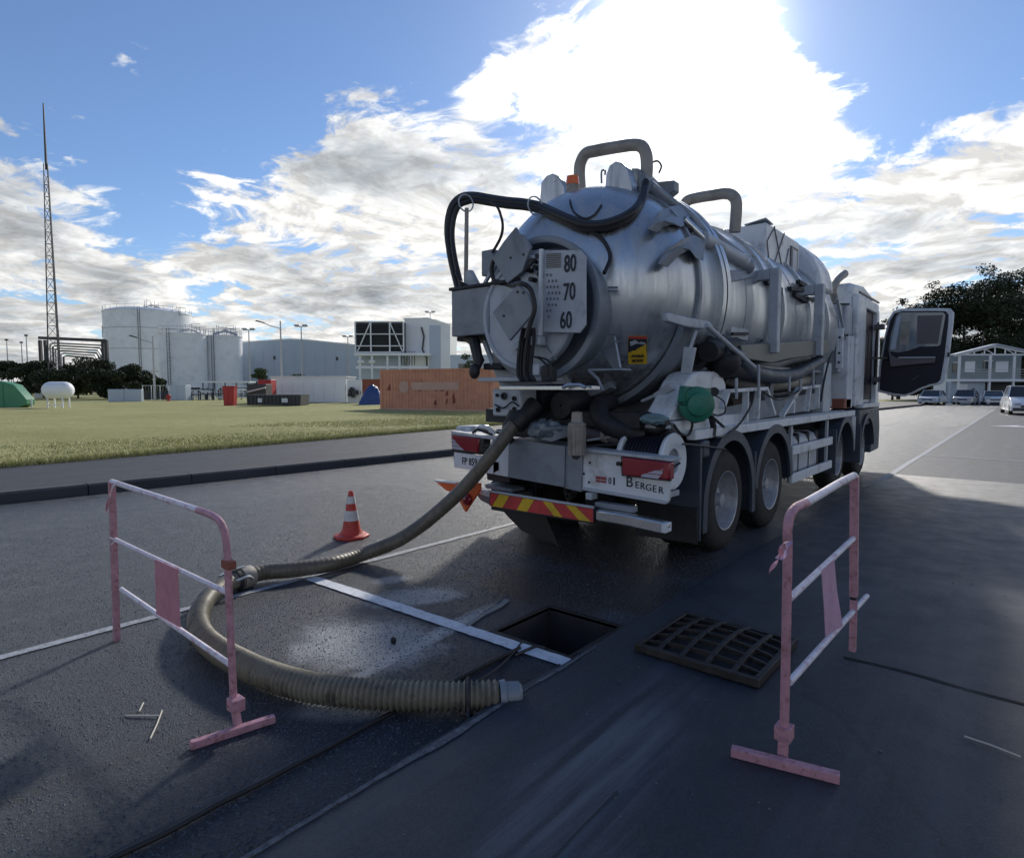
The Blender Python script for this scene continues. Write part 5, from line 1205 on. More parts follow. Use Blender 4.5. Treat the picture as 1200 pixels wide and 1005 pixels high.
# mudguards
def guard(y, r0, r1, x0, x1, a0, a1, name='mudguard'):
    mb = MB(); mb.lathe([(0, r0), (0, r1), (x1-x0, r1), (x1-x0, r0)], (x0, y, .515), (1, 0, 0), 22, a0, a1, close=True); return P(name, mb, 'fender', bevel=0)
def arc(y, r, a0, a1, X, n=18): return [Vector((X, y+r*math.cos(R_(a)), .515+r*math.sin(R_(a)))) for a in np.linspace(a0, a1, n)]
for s_ in (1, -1):
    xo = XR+.02 if s_ > 0 else XL-.02; xi = xo-.64*s_
    for y, tail in ((6.08, True), (7.46, False)):
        # smooth hooped top
        outer = arc(y, .70, 2, 178, xo); inner = arc(y, .60, 178, 2, xo)
        if tail: outer = [Vector((xo, y+.69, .30))]+outer+[Vector((xo, y-.70, .30))]; inner = [Vector((xo, y-.60, .30))]+inner+[Vector((xo, y+.60, .30))]
        else: outer = [Vector((xo, y+.70, .55))]+outer; inner = inner+[Vector((xo, y+.60, .55))]
        P('mudguard_face', MB().prism(outer+inner, (-.03*s_, 0, 0)), 'fender')
        mb = MB(); aa = np.linspace(0, 180, 20); vs = []
        for a in aa:
            for rr_ in (.66, .70):
                for xx in (xo-.031*s_, xi): vs.append((xx, y+rr_*math.cos(R_(a)), .515+rr_*math.sin(R_(a))))
        fs = []
        for i in range(19):
            b0, b1 = i*4, (i+1)*4; fs += [(b0, b0+1, b1+1, b1), (b0+2, b1+2, b1+3, b0+3), (b0, b1, b1+2, b0+2), (b0+1, b0+3, b1+3, b1+1)]
        fs += [(0, 2, 3, 1), (76, 77, 79, 78)]
        mb.add(vs, fs); P('mudguard', mb, 'fender')
    # rear flap below and beside the lamp panel
    P('mud_flap', MB().box((min(xo, xi), 5.30, .24), (max(xo, xi), 5.34, 1.14)), 'fender', bevel=.01)
    P('mud_flap', MB().box((min(xo, xi)+.01, 5.27, .22), (max(xo, xi)-.01, 5.295, .55)), 'dark', bevel=.006)
    P('mud_flap', MB().box((min(xo, xi), 6.76, .30), (max(xo, xi), 6.79, .95)), 'fender', bevel=.01)
    P('fender_panel', MB().box((min(xo, xi), 5.345, .99), (max(xo, xi), 5.52, 1.16)), 'fender', bevel=.03)
    for y in (11.1, 12.9):
        outer = arc(y, .66, 5, 175, xo); inner = arc(y, .57, 175, 5, xo); P('mudguard_face', MB().prism(outer+inner, (-.3*s_, 0, 0)), 'fender')
        P('mud_flap', MB().box((min(xo-.4*s_, xo), y-.70, .32), (max(xo-.4*s_, xo), y-.66, 1.0)), 'fender')
# fuel tank, side guards
P('fuel_tank', MB().box((-2.78, 8.5, .42), (-2.34, 9.9, 1.02)), 'lgrey', bevel=.12)
for y in (8.75, 9.25, 9.7): P('tank_strap', MB().box((-2.79, y, .41), (-2.33, y+.06, 1.03)), 'black', bevel=.10)
P('air_bottle', MB().cyl((-2.6, 8.15, .95), (-2.6, 8.45, .95), .13, None, 16), 'dark')
for z0, z1 in ((.78, .90), (.42, .54)): P('side_guard', MB().box((-2.30, 8.22, z0), (-2.25, 10.28, z1)), 'white', bevel=.01)
for y in (8.3, 10.15): P('guard_post', MB().box((-2.335, y, .42), (-2.303, y+.07, 1.15)), 'lgrey')
P('side_panel', MB().box((-2.60, 11.85, .55), (-2.30, 12.15, 1.15)), 'lgrey', bevel=.01)
P('fuel_cap', MB().cyl((-2.5, 8.9, 1.02), (-2.5, 8.9, 1.07), .06), 'chrome')
# behind the cab
a = at_x(966, 432, -2.42)
P('equipment_cabinet', MB().box((-3.1, 10.1, 1.27), (-2.36, 10.55, 2.02)), 'lgrey', bevel=.012)
P('cabinet_lid', MB().cyl((-2.55, 10.3, 2.02), (-2.55, 10.3, 2.08), .10), 'chrome')
P('stack_panel', MB().box((-3.4, 11.15, 1.9), (-2.40, 11.35, 3.0)), 'lgrey', bevel=.012)
P('stack_panel', MB().box((-2.9, 11.36, 1.3), (-2.30, 11.78, 2.5)), 'white', bevel=.012)
P('air_intake', MB().box((-2.78, 11.36, 2.52), (-2.34, 11.78, 3.02)), 'lgrey', bevel=.03)
P('intake_grille', MB().box((-2.82, 11.30, 2.55), (-2.50, 11.355, 2.98)), 'black', bevel=.01)
P('valve_plate', MB().box((-2.42, 11.05, 1.95), (-2.32, 11.12, 2.6)), 'white', bevel=.01)
for z in (2.05, 2.2, 2.45): P('port', MB().cyl((-2.37, 11.045, z), (-2.37, 11.06, z), .02, None, 8), 'black')
P('rear_lamp', MB().box((-2.6, 11.2, 1.30), (-2.3, 11.7, 1.46)), 'brownc', bevel=.01)
P('mirror_arm', MB().bar((-2.8, 11.0, 3.0), (-2.3, 11.3, 3.0), .03, .03), 'black'); P('mirror_arm', MB().bar((-2.8, 11.0, 2.5), (-2.3, 11.3, 2.5), .03, .03), 'black')
P('brace', MB().bar((-2.35, 10.7, 3.02), (-2.35, 11.35, 2.45), .04, .04), 'lgrey')
ex = smooth_path([at_x(981, 372, -2.6), at_x(978, 350, -2.6), at_x(976, 340, -2.6), at_x(981, 328, -2.6), at_x(989, 321, -2.6)], 5)
P('exhaust_stack', MB().tube(ex, [.045]*5+[.055+.02*i/15 for i in range(16)], 14, caps=False), 'pipe'); P('exhaust_pipe', MB().cyl(at_x(981, 372, -2.6), at_x(981, 372, -2.6)-Vector((0, 0, 1.3)), .04, None, 12), 'dark')
side([(962, 470), (966, 445), (972, 420), (976, 412)], -2.3, .014, 'cable', 'black', 6)
for i in range(3): side([(985+3*i, 470), (984+3*i, 455), (990+3*i, 446), (996+2*i, 452)], -2.45, .016, 'air_line', 'black', 6)
# cab
CY0, CY1, CZ0 = 11.85, 14.05, 1.32
cabp = [(CY0, CZ0), (CY1+.08, CZ0), (CY1+.1, 1.9), (CY1, 2.5), (CY1-.22, 3.2), (CY1-.5, 3.42), (CY1-1.2, 3.5), (CY0+.06, 3.44), (CY0, 3.30)]
cabm = MB(); cabm.prism([(XL+.0, y, z) for y, z in cabp], (XR-XL-.12, 0, 0)); P('cab', cabm, 'white', bevel=.07)
P('cab_side', MB().box((XR-.125, CY0+.02, CZ0), (XR-.02, 12.55, 3.22)), 'white', bevel=.03)
P('cab_pillar', MB().prism([(XR-.12, 13.72, CZ0), (XR-.12, 14.02, CZ0), (XR-.12, 13.95, 2.5), (XR-.12, 13.76, 3.12), (XR-.12, 13.60, 3.12)], (.10, 0, 0)), 'white', bevel=.02)
P('door_header', MB().box((XR-.125, 12.56, 3.06), (XR-.03, 13.75, 3.24)), 'white', bevel=.02)
P('door_opening', MB().box((XR-.118, 12.56, 1.42), (XR-.10, 13.71, 3.05)), 'navy')
P('door_seal', MB().box((XR-.10, 12.555, 1.45), (XR-.06, 12.60, 3.04)), 'black')
P('seat_back', MB().box((XR-.09, 12.7, 1.9), (XR-.085, 12.95, 2.8)), 'trim')
P('sill', MB().box((XR-.12, 12.3, 1.28), (XR+.03, 13.85, 1.36)), 'white', bevel=.01)
P('grab_handle', MB().tube([(XR-.0, 12.45, 1.7), (XR+.04, 12.45, 1.75), (XR+.04, 12.45, 2.6), (XR, 12.45, 2.65)], .014, 8), 'black')
P('roof_gutter', MB().bar((XR-.03, CY0+.1, 3.27), (XR-.03, 13.7, 3.27), .03, .03), 'trim')
P('cab_steps', MB().box((XR-.5, 12.25, .95), (XR-.02, 13.95, 1.27)), 'fender', bevel=.04)
P('cab_step_panel', MB().prism([(XR-.03, 13.45, .40), (XR-.03, 14.25, .42), (XR-.03, 14.3, .9), (XR-.03, 14.15, 1.3), (XR-.03, 13.5, 1.3), (XR-.03, 13.6, .9)], (-.4, 0, 0)), 'fender', bevel=.02)
P('front_bumper', MB().box((XL+.02, 14.1, .4), (XR-.04, 14.38, .95)), 'fender', bevel=.05)
P('windscreen', MB().prism([(XL+.15, CY1+.06, 2.2), (XR-.27, CY1+.06, 2.2), (XR-.27, CY1-.12, 3.1), (XL+.15, CY1-.12, 3.1)], (0, .02, 0)), 'glass')
# open door, swung out square to the cab
YD = 13.55
op = [(1028, 459), (1030, 430), (1036, 395), (1042, 372), (1047, 364), (1056, 361.5), (1100, 361), (1114, 361.5), (1118, 366), (1117, 380), (1112, 420), (1107, 446), (1103, 450), (1092, 452), (1080, 456), (1068, 462), (1060, 464.5), (1045, 463)]
dr = P('cab_door', MB().prism([at_y(*q, YD) for q in op], (0, .07, 0)), 'white', bevel=.015)
cx_, cy_ = 1073, 415
inn = [(cx_+(x-cx_)*(.93 if x < cx_ else .87)-.5, cy_+(y-cy_)*.945+.2) for x, y in op]
P('door_lining', MB().prism([at_y(*q, YD-.02) for q in inn], (0, .018, 0)), 'navy', dr, bevel=.004)
wn = [(1041, 411), (1044, 392), (1050, 371), (1054, 366), (1105, 366), (1108, 369), (1102, 404), (1099, 405.5), (1078, 406), (1064, 411), (1052, 413)]
M['door_glass'] = mat('door_glass', (.16, .20, .23), .04, 0, .0, 30, .2, 2, spec=1.0)
P('door_window', MB().prism([at_y(*q, YD-.026) for q in wn], (0, .005, 0)), 'door_glass', dr)
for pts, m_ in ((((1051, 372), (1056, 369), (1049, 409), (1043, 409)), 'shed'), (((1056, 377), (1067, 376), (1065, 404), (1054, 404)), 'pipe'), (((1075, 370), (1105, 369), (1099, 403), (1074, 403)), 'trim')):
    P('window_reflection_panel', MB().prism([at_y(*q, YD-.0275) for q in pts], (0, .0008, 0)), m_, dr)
P('armrest', MB().prism([at_y(*q, YD-.10) for q in ((1041, 409), (1044, 416), (1050, 419), (1096, 418), (1095, 425), (1060, 428), (1043, 430))], (0, .08, 0)), 'trim', dr, bevel=.01)
P('pull_handle', MB().bar(at_y(1053, 419, YD-.12), at_y(1096, 418.5, YD-.12), .02, .025), 'lgrey', dr)
P('lock', MB().box(at_y(1110, 418, YD-.03), at_y(1113, 413, YD-.03)+Vector((0, .02, 0))), 'black', dr)
P('door_badge', MB().bar(at_y(1069, 445, YD-.03), at_y(1077, 440, YD-.03), .025, .01), 'trim', dr)
P('door_hinge', MB().cyl((XR-.03, YD+.1, 1.7), (XR-.03, YD+.1, 2.9), .03, None, 8), 'black')
for z_ in (1.75, 2.75): P('door_hinge', MB().box((XR-.06, YD-.01, z_), (XR+.10, YD+.12, z_+.10)), 'trim', bevel=.01)
P('check_strap', MB().bar((XR-.08, 13.3, 2.2), (XR+.3, YD+.03, 2.2), .03, .04), 'black')
# rear end: lamp panels, cabinet, plates
def yb(pts, Y, dep, name, m, parent=None, bevel=.005): return P(name, MB().prism([at_y(*q, Y) for q in pts], (0, dep, 0)), m, parent, bevel=bevel)
yb([(528, 505), (600, 515), (600, 518), (529, 509)], YR-.03, .25, 'lamp_rail', 'lgrey')
yb([(531, 532), (585, 541), (585, 551), (576, 556), (532, 543)], YR, .04, 'plate_holder', 'dark')
np_ = yb([(532, 529.5), (578, 535.5), (578, 555.5), (532, 547.5)], YR-.01, .008, 'number_plate', 'white')
a = at_y(544, 540.5, YR-.012); PT('FP 859', .105, 'ink', np_, face_rear(a+Vector((.075, 0, 0))), name='lettering', squeeze=.75, bold=.0015)
def lampunit(pts, clear, Y=4.56):
    l = yb(pts, Y, .09, 'tail_lamp', 'red_lens', bevel=.012); yb(clear, Y-.004, .003, 'reverse_lens', 'clear_lens', l, bevel=0); 
    b = MB(); 
    for i in range(1, 4):
        p, q = [at_y(pts[0][0]+(pts[3][0]-pts[0][0])*i/4., pts[0][1]+(pts[3][1]-pts[0][1])*i/4., Y-.003), at_y(pts[1][0]+(pts[2][0]-pts[1][0])*i/4., pts[1][1]+(pts[2][1]-pts[1][1])*i/4., Y-.003)]
        b.bar(p, q, .004, .006)
    P('lens_rib', b, 'red_lens', l); return l
lampunit([(529, 509), (562, 514), (560, 530.5), (529, 526)], [(528.8, 513), (533, 516), (536, 520), (544, 527.5), (530, 525.5)])
yb([(561, 512), (567, 514), (566, 529), (560, 530)], 4.57, .1, 'lamp_housing', 'black')
yb([(528.5, 506), (568, 511), (566, 533), (530, 528)], 4.64, .1, 'lamp_housing', 'black')
P('lamp_plug', MB().cyl(at_y(568, 522, 4.58), at_y(575, 522, 4.58), .018, None, 10), 'black')
wp = yb([(533, 499), (550, 499), (551, 508), (534, 507)], 4.75, .35, 'strap_pile', 'white', bevel=.03)
P('strap', MB().tube(smooth_path([at_y(556, 506, 4.62), at_y(562, 500, 4.62), at_y(571, 501, 4.6), at_y(580, 508, 4.62)], 4), .02, 8), 'white'); P('strap', MB().tube(smooth_path([at_y(554, 507, 4.6), at_y(560, 503, 4.6), at_y(568, 506, 4.6), at_y(577, 509, 4.62)], 4), .014, 8), 'dark')
yb([(575, 517), (596, 515.5), (596, 559), (575, 555)], 4.60, .3, 'rear_cabinet', 'white')
cabn = yb([(596, 514), (662, 522.5), (661, 571), (595, 559)], 4.52, .35, 'rear_cabinet', 'grey')
yb([(662.5, 523), (683, 526), (681, 576.5), (661.5, 572)], 4.54, .3, 'rear_cabinet', 'grey')
yb([(666, 526), (682, 528), (680, 534), (676, 538.5), (671, 537.5)], 4.532, .006, 'cabinet_notch', 'ink')
yb([(570, 554), (597, 559), (597, 566), (571, 562)], 4.65, .2, 'under_rail', 'dark'); yb([(568, 567), (600, 573), (600, 577), (569, 572)], 4.65, .2, 'under_rail', 'grey')
rp = yb([(683, 528.5), (786, 541), (784, 586), (781, 590), (681.5, 572.5)], 4.56, .03, 'rear_panel', 'white', bevel=.004)
yb([(681.5, 574), (780, 591), (782, 587), (681.5, 570)], 4.548, .010, 'panel_lip', 'lgrey')
yb([(683, 525), (787, 537), (787, 541), (683, 529)], 4.50, .18, 'lamp_rail', 'lgrey')
lampunit([(728.5, 535.5), (785, 542), (784.5, 562.5), (729, 556.5)], [(782, 541.8), (779, 546), (776, 550), (768, 551), (752, 556), (751, 558.5), (771, 561), (776, 555), (777, 549)], 4.48)
yb([(727.5, 534.5), (786, 541), (785.5, 564), (728, 557.5)], 4.53, .03, 'lamp_housing', 'black')
P('lamp_plug', MB().cyl(at_y(723, 543, 4.52), at_y(729, 543.5, 4.52), .018, None, 10), 'black')
for q in ((691, 542), (684, 555), (690, 565)): P('bolt', MB().cyl(at_y(*q, 4.555), at_y(*q, 4.555)+Vector((0, .01, 0)), .012, None, 8), 'black', rp)
lo = MB()
for q in (((698, 557.5), (703.5, 558), (703.5, 565), (698, 564.5)), ((704, 558.2), (710.5, 559), (710.5, 566), (704, 565.2))): lo.prism([at_y(*a_, 4.556) for a_ in q], (0, .003, 0))
P('red_emblem', lo, mat('emblem_red', (.30, .05, .06), .5), rp)
P('emblem_stripe', MB().bar(at_y(698, 561.5, 4.554), at_y(710.5, 563, 4.554), .006, .004), 'white', rp)
PT('0', .085, 'fender', rp, face_rear(at_y(714.5, 563.5, 4.556)), name='lettering', squeeze=.7); PT('1', .085, 'ink', rp, face_rear(at_y(719.5, 564.2, 4.556)), name='lettering', squeeze=.9, bold=.003)
for ch, px, sz in zip('BERGER', (737.5, 746.5, 753, 760, 767, 774.5), (.125, .08, .08, .08, .08, .08)):
    PT(ch, sz, 'ink', rp, face_rear(at_y(px, 564.5+(px-735)*.22+(1.3 if ch != 'B' or px > 740 else 0), 4.556)), name='lettering', squeeze=1.0)
for q, wd_ in ((at_y(734, 560, 4.556), .03),): P('swash', MB().bar(q, q+Vector((.05, 0, .008)), .006, .004), 'ink', rp)
# hose reel
rc = Vector((-2.32, 4.87, 1.01))
hr = P('hose_reel', MB().lathe([(-.36, .06), (.0, .06)], rc, (1, 0, 0), 16), 'dark')
P('reel_flange', MB().lathe([(0, .11), (0, .235), (.03, .245), (.04, .235), (.03, .11)], rc, (1, 0, 0), 48, close=True), 'white', hr)
P('reel_flange', MB().lathe([(-.40, .05), (-.40, .235), (-.37, .245), (-.36, .235), (-.36, .05)], rc, (1, 0, 0), 48, close=True), 'white', hr)
P('reel_hub', MB().lathe([(.01, .001), (.01, .05), (.015, .108), (.0, .11)], rc, (1, 0, 0), 24), 'grey', hr)
wm = MB()
for i in range(11): wm.lathe([(-.355+i*.0325+.016+.016*math.cos(t), .20+.016*math.sin(t)) for t in np.linspace(0, 2*math.pi, 7)[:-1]], rc, (1, 0, 0), 32, close=True)
wm.lathe([(-.355, .20), (-.005, .20)], rc, (1, 0, 0), 32); P('wound_hose', wm, 'navy', hr)
P('reel_stand', MB().box((-2.75, 4.72, .70), (-2.30, 5.02, .75)), 'lgrey', bevel=.005); P('reel_stand', MB().bar((-2.76, 4.87, .75), (-2.76, 4.87, 1.32), .05, .05), 'lgrey')
P('panel_cable', MB().tube([at_y(785, 550, 4.55), at_y(797, 542, 4.62)], .009, 6), 'black')
# filter cylinder, small bits
fc = at_y(676, 510, 4.42)
P('filter_can', MB().lathe([(-.17, .001), (-.17, .06), (.08, .072), (.085, .078), (.10, .078), (.12, .05), (.2, .045), (.21, .001)], fc, (0, 0, 1), 24), 'pipe')
fl = MB()
for i in range(10): a = i*math.pi/5; fl.bar(fc+Vector((.068*math.cos(a), .068*math.sin(a), -.165)), fc+Vector((.073*math.cos(a), .073*math.sin(a), .075)), .012, .012)
P('filter_rib', fl, 'pipe')
P('pipe_run', MB().tube([at_y(690, 508, 4.8), at_y(728, 513, 4.8)], .06, 12), 'trim'); P('pipe_clamp', MB().lathe([(0, .05), (0, .085), (.04, .085), (.04, .05)], at_y(709, 508, 4.78), (1, 0, 0), 20, close=True), 'pipe')
P('pipe_run', MB().tube([at_y(690, 523, 4.7), at_y(730, 520, 4.8)], .02, 8), 'dark'); P('pipe_run', MB().tube([at_y(688, 516, 4.7), at_y(727, 509.5, 4.75)], .012, 8), 'lgrey')
P('hose_tangle', MB().tube(smooth_path([at_y(738, 492, 4.9), at_y(752, 487, 4.85), at_y(766, 492, 4.85), at_y(779, 497, 4.9), at_y(770, 503, 4.9), at_y(752, 498, 4.9)], 5), .05, 10), 'black')
P('tangle_bar', MB().bar(at_y(735, 498, 4.85), at_y(785, 500, 4.9), .06, .03), 'lgrey')
# small triangular brackets right of the hatch
yb([(688, 432), (727, 431), (728, 434), (689, 435)], 4.5, .18, 'bracket_shelf', 'grey'); yb([(722, 402), (727, 430), (718, 432), (703, 410)], 4.7, .02, 'bracket_gusset', 'grey')
P('bracket_strut', MB().tube([at_y(690, 434, 4.5), at_y(701, 444, 4.5), at_y(707, 458, 4.5)], .014, 8), 'grey'); P('bracket_strut', MB().bar(at_y(720, 395, 4.7), at_y(727, 431, 4.6), .015, .02), 'lgrey')
for i, y in enumerate((337, 341, 392, 400)): P('hinge_pin', MB().bar(at_y(713, y, 4.68), at_y(724, y, 4.68), .012, .02), 'grey')
# bumper: striped bar, white ends
sbar = [(574, 576), (695, 595.5), (695, 613), (588, 597.5), (574, 592)]
bp = P('striped_bumper', MB().prism([at_y(*q, 4.40) for q in ((573.5, 575.5), (695.5, 595), (695.5, 613.5), (587, 598.5), (573, 592))], (0, .08, 0)), 'dark', bevel=.006)
def lerp2(a, b, t): return (a[0]+(b[0]-a[0])*t, a[1]+(b[1]-a[1])*t)
TL, TRr, BR, BL = (574, 576.5), (695, 595.7), (695, 612.8), (574, 593.5)
def bq(u, v): return at_y(*lerp2(lerp2(TL, TRr, u), lerp2(BL, BR, u), v), 4.397)
edges_t = [0, .09, .19, .32, .43, .51, .60, .73, .83, 1.0]; edges_b = [0, .02, .12, .26, .36, .62, .705, .86, .98, 1.0]
cols_ = ['red', 'yellow', 'red', 'yellow', 'red', 'yellow', 'red', 'yellow', 'red']
for i, cc in enumerate(cols_):
    a0, a1, b0, b1 = edges_t[i]+.002, edges_t[i+1]-.002, edges_b[i], edges_b[i+1]
    if i == 0: b1 = .015
    P('bumper_stripe', MB().prism([bq(a0, .04), bq(a1, .04), bq(max(b1, b0+.001), .94), bq(b0, .94)], (0, .004, 0)), cc, bp)
P('bumper_edge', MB().bar(at_y(573, 575, 4.40), at_y(696, 594.3, 4.40), .012, .02), 'lgrey')
P('bumper_end', MB().prism([at_y(*q, 4.42) for q in ((697, 597), (731, 602), (778, 612), (781, 616), (780, 625.5), (772, 625.5), (735, 617), (697, 610))], (0, .09, 0)), 'chrome', bevel=.015)
P('bumper_end_cap', MB().prism([at_y(*q, 4.41) for q in ((775, 613), (780, 614), (780, 625), (774, 624))], (0, .11, 0)), 'white', bevel=.006)
P('bumper_end', MB().prism([at_y(*q, 4.42) for q in ((560, 573), (574, 576), (574, 583), (564, 580), (552, 573))], (0, .07, 0)), 'white', bevel=.008)
P('bumper_arm', MB().prism([at_y(*q, 4.44) for q in ((553, 572), (574, 580), (573, 591), (563, 586))], (0, .05, 0)), 'grey', bevel=.006)
yb([(686, 577), (693, 578), (693, 586), (686, 585)], 4.5, .1, 'bumper_bracket', 'lgrey'); yb([(697, 588), (742, 594), (742, 601), (697, 594)], 4.5, .08, 'bumper_bracket', 'grey')
P('bumper_support', MB().box((-3.2, 4.9, .50), (-3.1, 5.3, .85)), 'dark'); P('bumper_support', MB().box((-4.3, 4.9, .50), (-4.2, 5.3, .85)), 'dark')
# mud flap silhouette left of the bumper
P('mud_flap', MB().prism([at_y(*q, 4.9) for q in ((587, 596), (640, 606), (655, 640), (612, 622), (598, 608))], (0, .03, 0)), 'black')
# warning sticker lying on the curved door
def on_door(px, py, lift):
    h = bvh.ray_cast(CAM, ray(px, py).normalized()); n_ = h[1]
    if n_.dot(ray(px, py)) > 0: n_ = -n_
    return h[0]+n_*lift
def patch(x0, y0, x1, y1, lift, m, parent, name, nx=4, ny=5):
    mb = MB(); vs = [on_door(x0+(x1-x0)*i/nx, y0+(y1-y0)*j/ny, lift) for j in range(ny+1) for i in range(nx+1)]
    mb.add(vs, [(j*(nx+1)+i, j*(nx+1)+i+1, (j+1)*(nx+1)+i+1, (j+1)*(nx+1)+i) for j in range(ny) for i in range(nx)]); return P(name, mb, m, parent, fix=False)
st_ = patch(736, 393.5, 758, 426, .006, 'yellow', None, 'warning_sticker')
patch(736.3, 393.8, 757.7, 396.5, .009, 'red', st_, 'sticker_band'); patch(736.3, 396.8, 757.7, 412, .008, 'ink', st_, 'sticker_picture')
mb = MB(); mb.add([on_door(*q, .010) for q in ((738, 412), (757, 403), (757, 412))], [(0, 1, 2)]); P('sticker_picture', mb, 'yellow', st_, fix=False)
mb = MB(); mb.add([on_door(*q, .011) for q in ((738, 400), (744, 398), (756, 401), (756, 403.5), (746, 402), (739, 405))], [(0, 1, 2, 3, 4, 5)]); P('sticker_picture', mb, 'lgrey', st_, fix=False)
a = on_door(747, 416, .012); b = on_door(756, 416, .012); c_ = on_door(747, 421, .012); ux = (b-a).normalized(); uz = (a-c_).normalized(); uy = ux.cross(uz)
def ptext(s, px, py, sz, sq):
    o = on_door(px, py, .011); nn = ux.cross(uz).normalized(); zz_ = nn.cross(ux)
    PT(s, sz, 'ink', st_, Matrix(((ux.x, zz_.x, nn.x, o.x), (ux.y, zz_.y, nn.y, o.y), (ux.z, zz_.z, nn.z, o.z), (0, 0, 0, 1))), name='lettering', squeeze=sq, bold=.001)
ptext('ANGLES', 747, 416.5, .036, .9); ptext('MORTS', 747, 422, .036, .9)
# green cap hung on the white side panel (a thing of its own)
gc = at_x(817, 474, -2.20); gt_ = thing('green_cap', 'round green plastic cover hung on the white side panel of the tanker', 'plastic cover', gc)
def GP(name, mb, m): o = part(name, mb, M[m], None); o.data.transform(Matrix.Translation(-gc)); o.parent = gt_; return o
ax_ = (.65, -.76, 0)
GP('dome', MB().lathe([(-.10, .001), (-.10, .14), (-.02, .158), (.01, .15), (.03, .105), (.055, .095), (.065, .06), (.07, .001)], gc, ax_, 36), 'green')
GP('flap', MB().prism([at_x(*q, -2.26) for q in ((803, 452), (833, 455), (834, 490), (812, 488), (800, 470))], (-.05, 0, 0)), 'green')
# loose film wrapped beside the hose coupling
def crumple(name, label, cat, cen, sx_, sy__, sz_, m, seed):
    r = random.Random(seed); t = thing(name, label, cat, cen); mb = MB(); n_, k_ = 16, 11; vs = []
    for j in range(k_):
        for i in range(n_):
            a = 2*math.pi*i/n_; q = math.pi*j/(k_-1)-math.pi/2; s_ = .75+.45*r.random(); vs.append((sx_*math.cos(q)*math.cos(a)*s_, sy__*math.cos(q)*math.sin(a)*s_, sz_*math.sin(q)*s_))
    mb.add(vs, [(j*n_+i, j*n_+(i+1) % n_, (j+1)*n_+(i+1) % n_, (j+1)*n_+i) for j in range(k_-1) for i in range(n_)]); part('film', mb, m, t); return t
t1 = crumple('plastic_wrap', 'crumpled dark plastic film stuffed on the rear shelf beside the hose coupling', 'plastic film', at_y(640, 503, 4.5), .19, .12, .09, M['foil'], 3)
part('film', MB().add([(.0, .0, .04), (.30, -.02, .05), (.33, .02, -.02), (.12, -.08, -.10), (-.02, -.06, -.09), (.15, -.06, .03)], [(0, 1, 5), (1, 2, 5), (2, 3, 5), (3, 4, 5), (4, 0, 5)]), M['foil'], t1)
t1 = crumple('rag', 'pale blue-grey rag lying on the hoses above the reel', 'rag', at_y(767, 491, 4.75), .11, .10, .045, mat('rag_blue', (.16, .25, .28), .8, 0, .3, 40), 5)
t1.children[0].name = 'cloth'
# folded orange warning cone shape with lamp hanging at the left bumper end
wc = at_y(542, 582, 4.3); t = thing('warning_triangle', 'orange warning triangle with a round lamp on the left end of the bumper', 'warning triangle', wc)
def WP(name, mb, m): o = part(name, mb, M[m], None, bevel=.004); o.data.transform(Matrix.Translation(-wc)); o.parent = t; return o
WP('panel', MB().prism([at_y(*q, 4.32) for q in ((509, 563), (532, 566), (562, 566), (562, 574), (545, 600), (534, 579), (522, 574))], (0, .03, 0)), 'orange')
WP('edge', MB().prism([at_y(*q, 4.31) for q in ((508, 562), (534, 565.5), (534, 567), (510, 564.5))], (0, .05, 0)), 'white')
WP('lamp', MB().lathe([(0, .06), (-.02, .058), (-.04, .035), (-.045, .001)], at_y(548, 585, 4.315), n=20), 'red_lens')
# ------------------------------------------------------------------ suction hose
def hose_path():
    w = [at_y(622, 478, 4.62), at_y(612, 489, 4.50), at_y(600, 501, 4.42), at_y(580, 528, 4.30), at_y(560, 553, 4.22), at_y(538, 577, 4.12), at_y(515, 598, 4.0)]
    a = at_z(488, 619, .30); w += [at_y(490, 618, 3.86), at_y(462, 635, 3.66)]
    for q in ((425, 649), (385, 661), (345, 667), (310, 670)): w.append(at_z(*q, .085))
    return w
P1_ = hose_path()+[at_z(288, 676, .085)]
P2_ = [at_z(*q, .085) for q in ((283, 678), (266, 684), (247, 697), (236, 712), (232, 728), (238, 745), (254, 760), (280, 775), (310, 789), (345, 800), (385, 808), (430, 812.5), (480, 815), (530, 815.5), (585, 814))]
def corrugated(path, r, pitch, amp, n=22):
    s = smooth_path(path, 24); out = [s[0]]; acc = 0
    d = [0]
    for i in range(1, len(s)): d.append(d[-1]+(s[i]-s[i-1]).length)
    L = d[-1]; st = pitch/6; k = int(L/st); pts = []; rs = []; j = 0
    for i in range(k+1):
        t = i*st
        while j < len(d)-2 and d[j+1] < t: j += 1
        f_ = (t-d[j])/max(1e-6, d[j+1]-d[j]); pts.append(s[j].lerp(s[j+1], min(1, f_)))
        a = amp(t/L) if callable(amp) else amp
        rs.append(r+a*(.5+(.5*math.cos(i*math.pi/3))))
    return MB().tube(pts, rs, n)
M['hose'] = mat('hose_rubber', (.13, .112, .085), .36, 0, .15, 60, .18, 5, dirt=(.05, .045, .035), dirt_amt=.7)
M['hose2'] = mat('hose_ribbed', (.20, .18, .135), .4, 0, .15, 60, .15, 5, dirt=(.035, .032, .028), dirt_amt=.75)
t = thing('suction_hose', 'thick brown ribbed suction hose curving from the truck across the road to the pit', 'hose', at_z(283, 678, 0))
O = t.location.copy()
def HP(name, mb, m, label=None, par=None):
    o = part(name, mb, M[m], None, label=label); o.data.transform(Matrix.Translation(-O)); o.parent = par or t; return o
HP('hose_section', corrugated(P1_, .065, .045, .0018), 'hose', 'smoother brown section leaving the truck')
HP('hose_section', corrugated(P2_, .062, .030, lambda u: .003+.012*min(1, u*1.6)), 'hose2', 'ribbed section ending at the pit')
e0 = P2_[-1]; e1 = at_z(604, 812.5, .085)
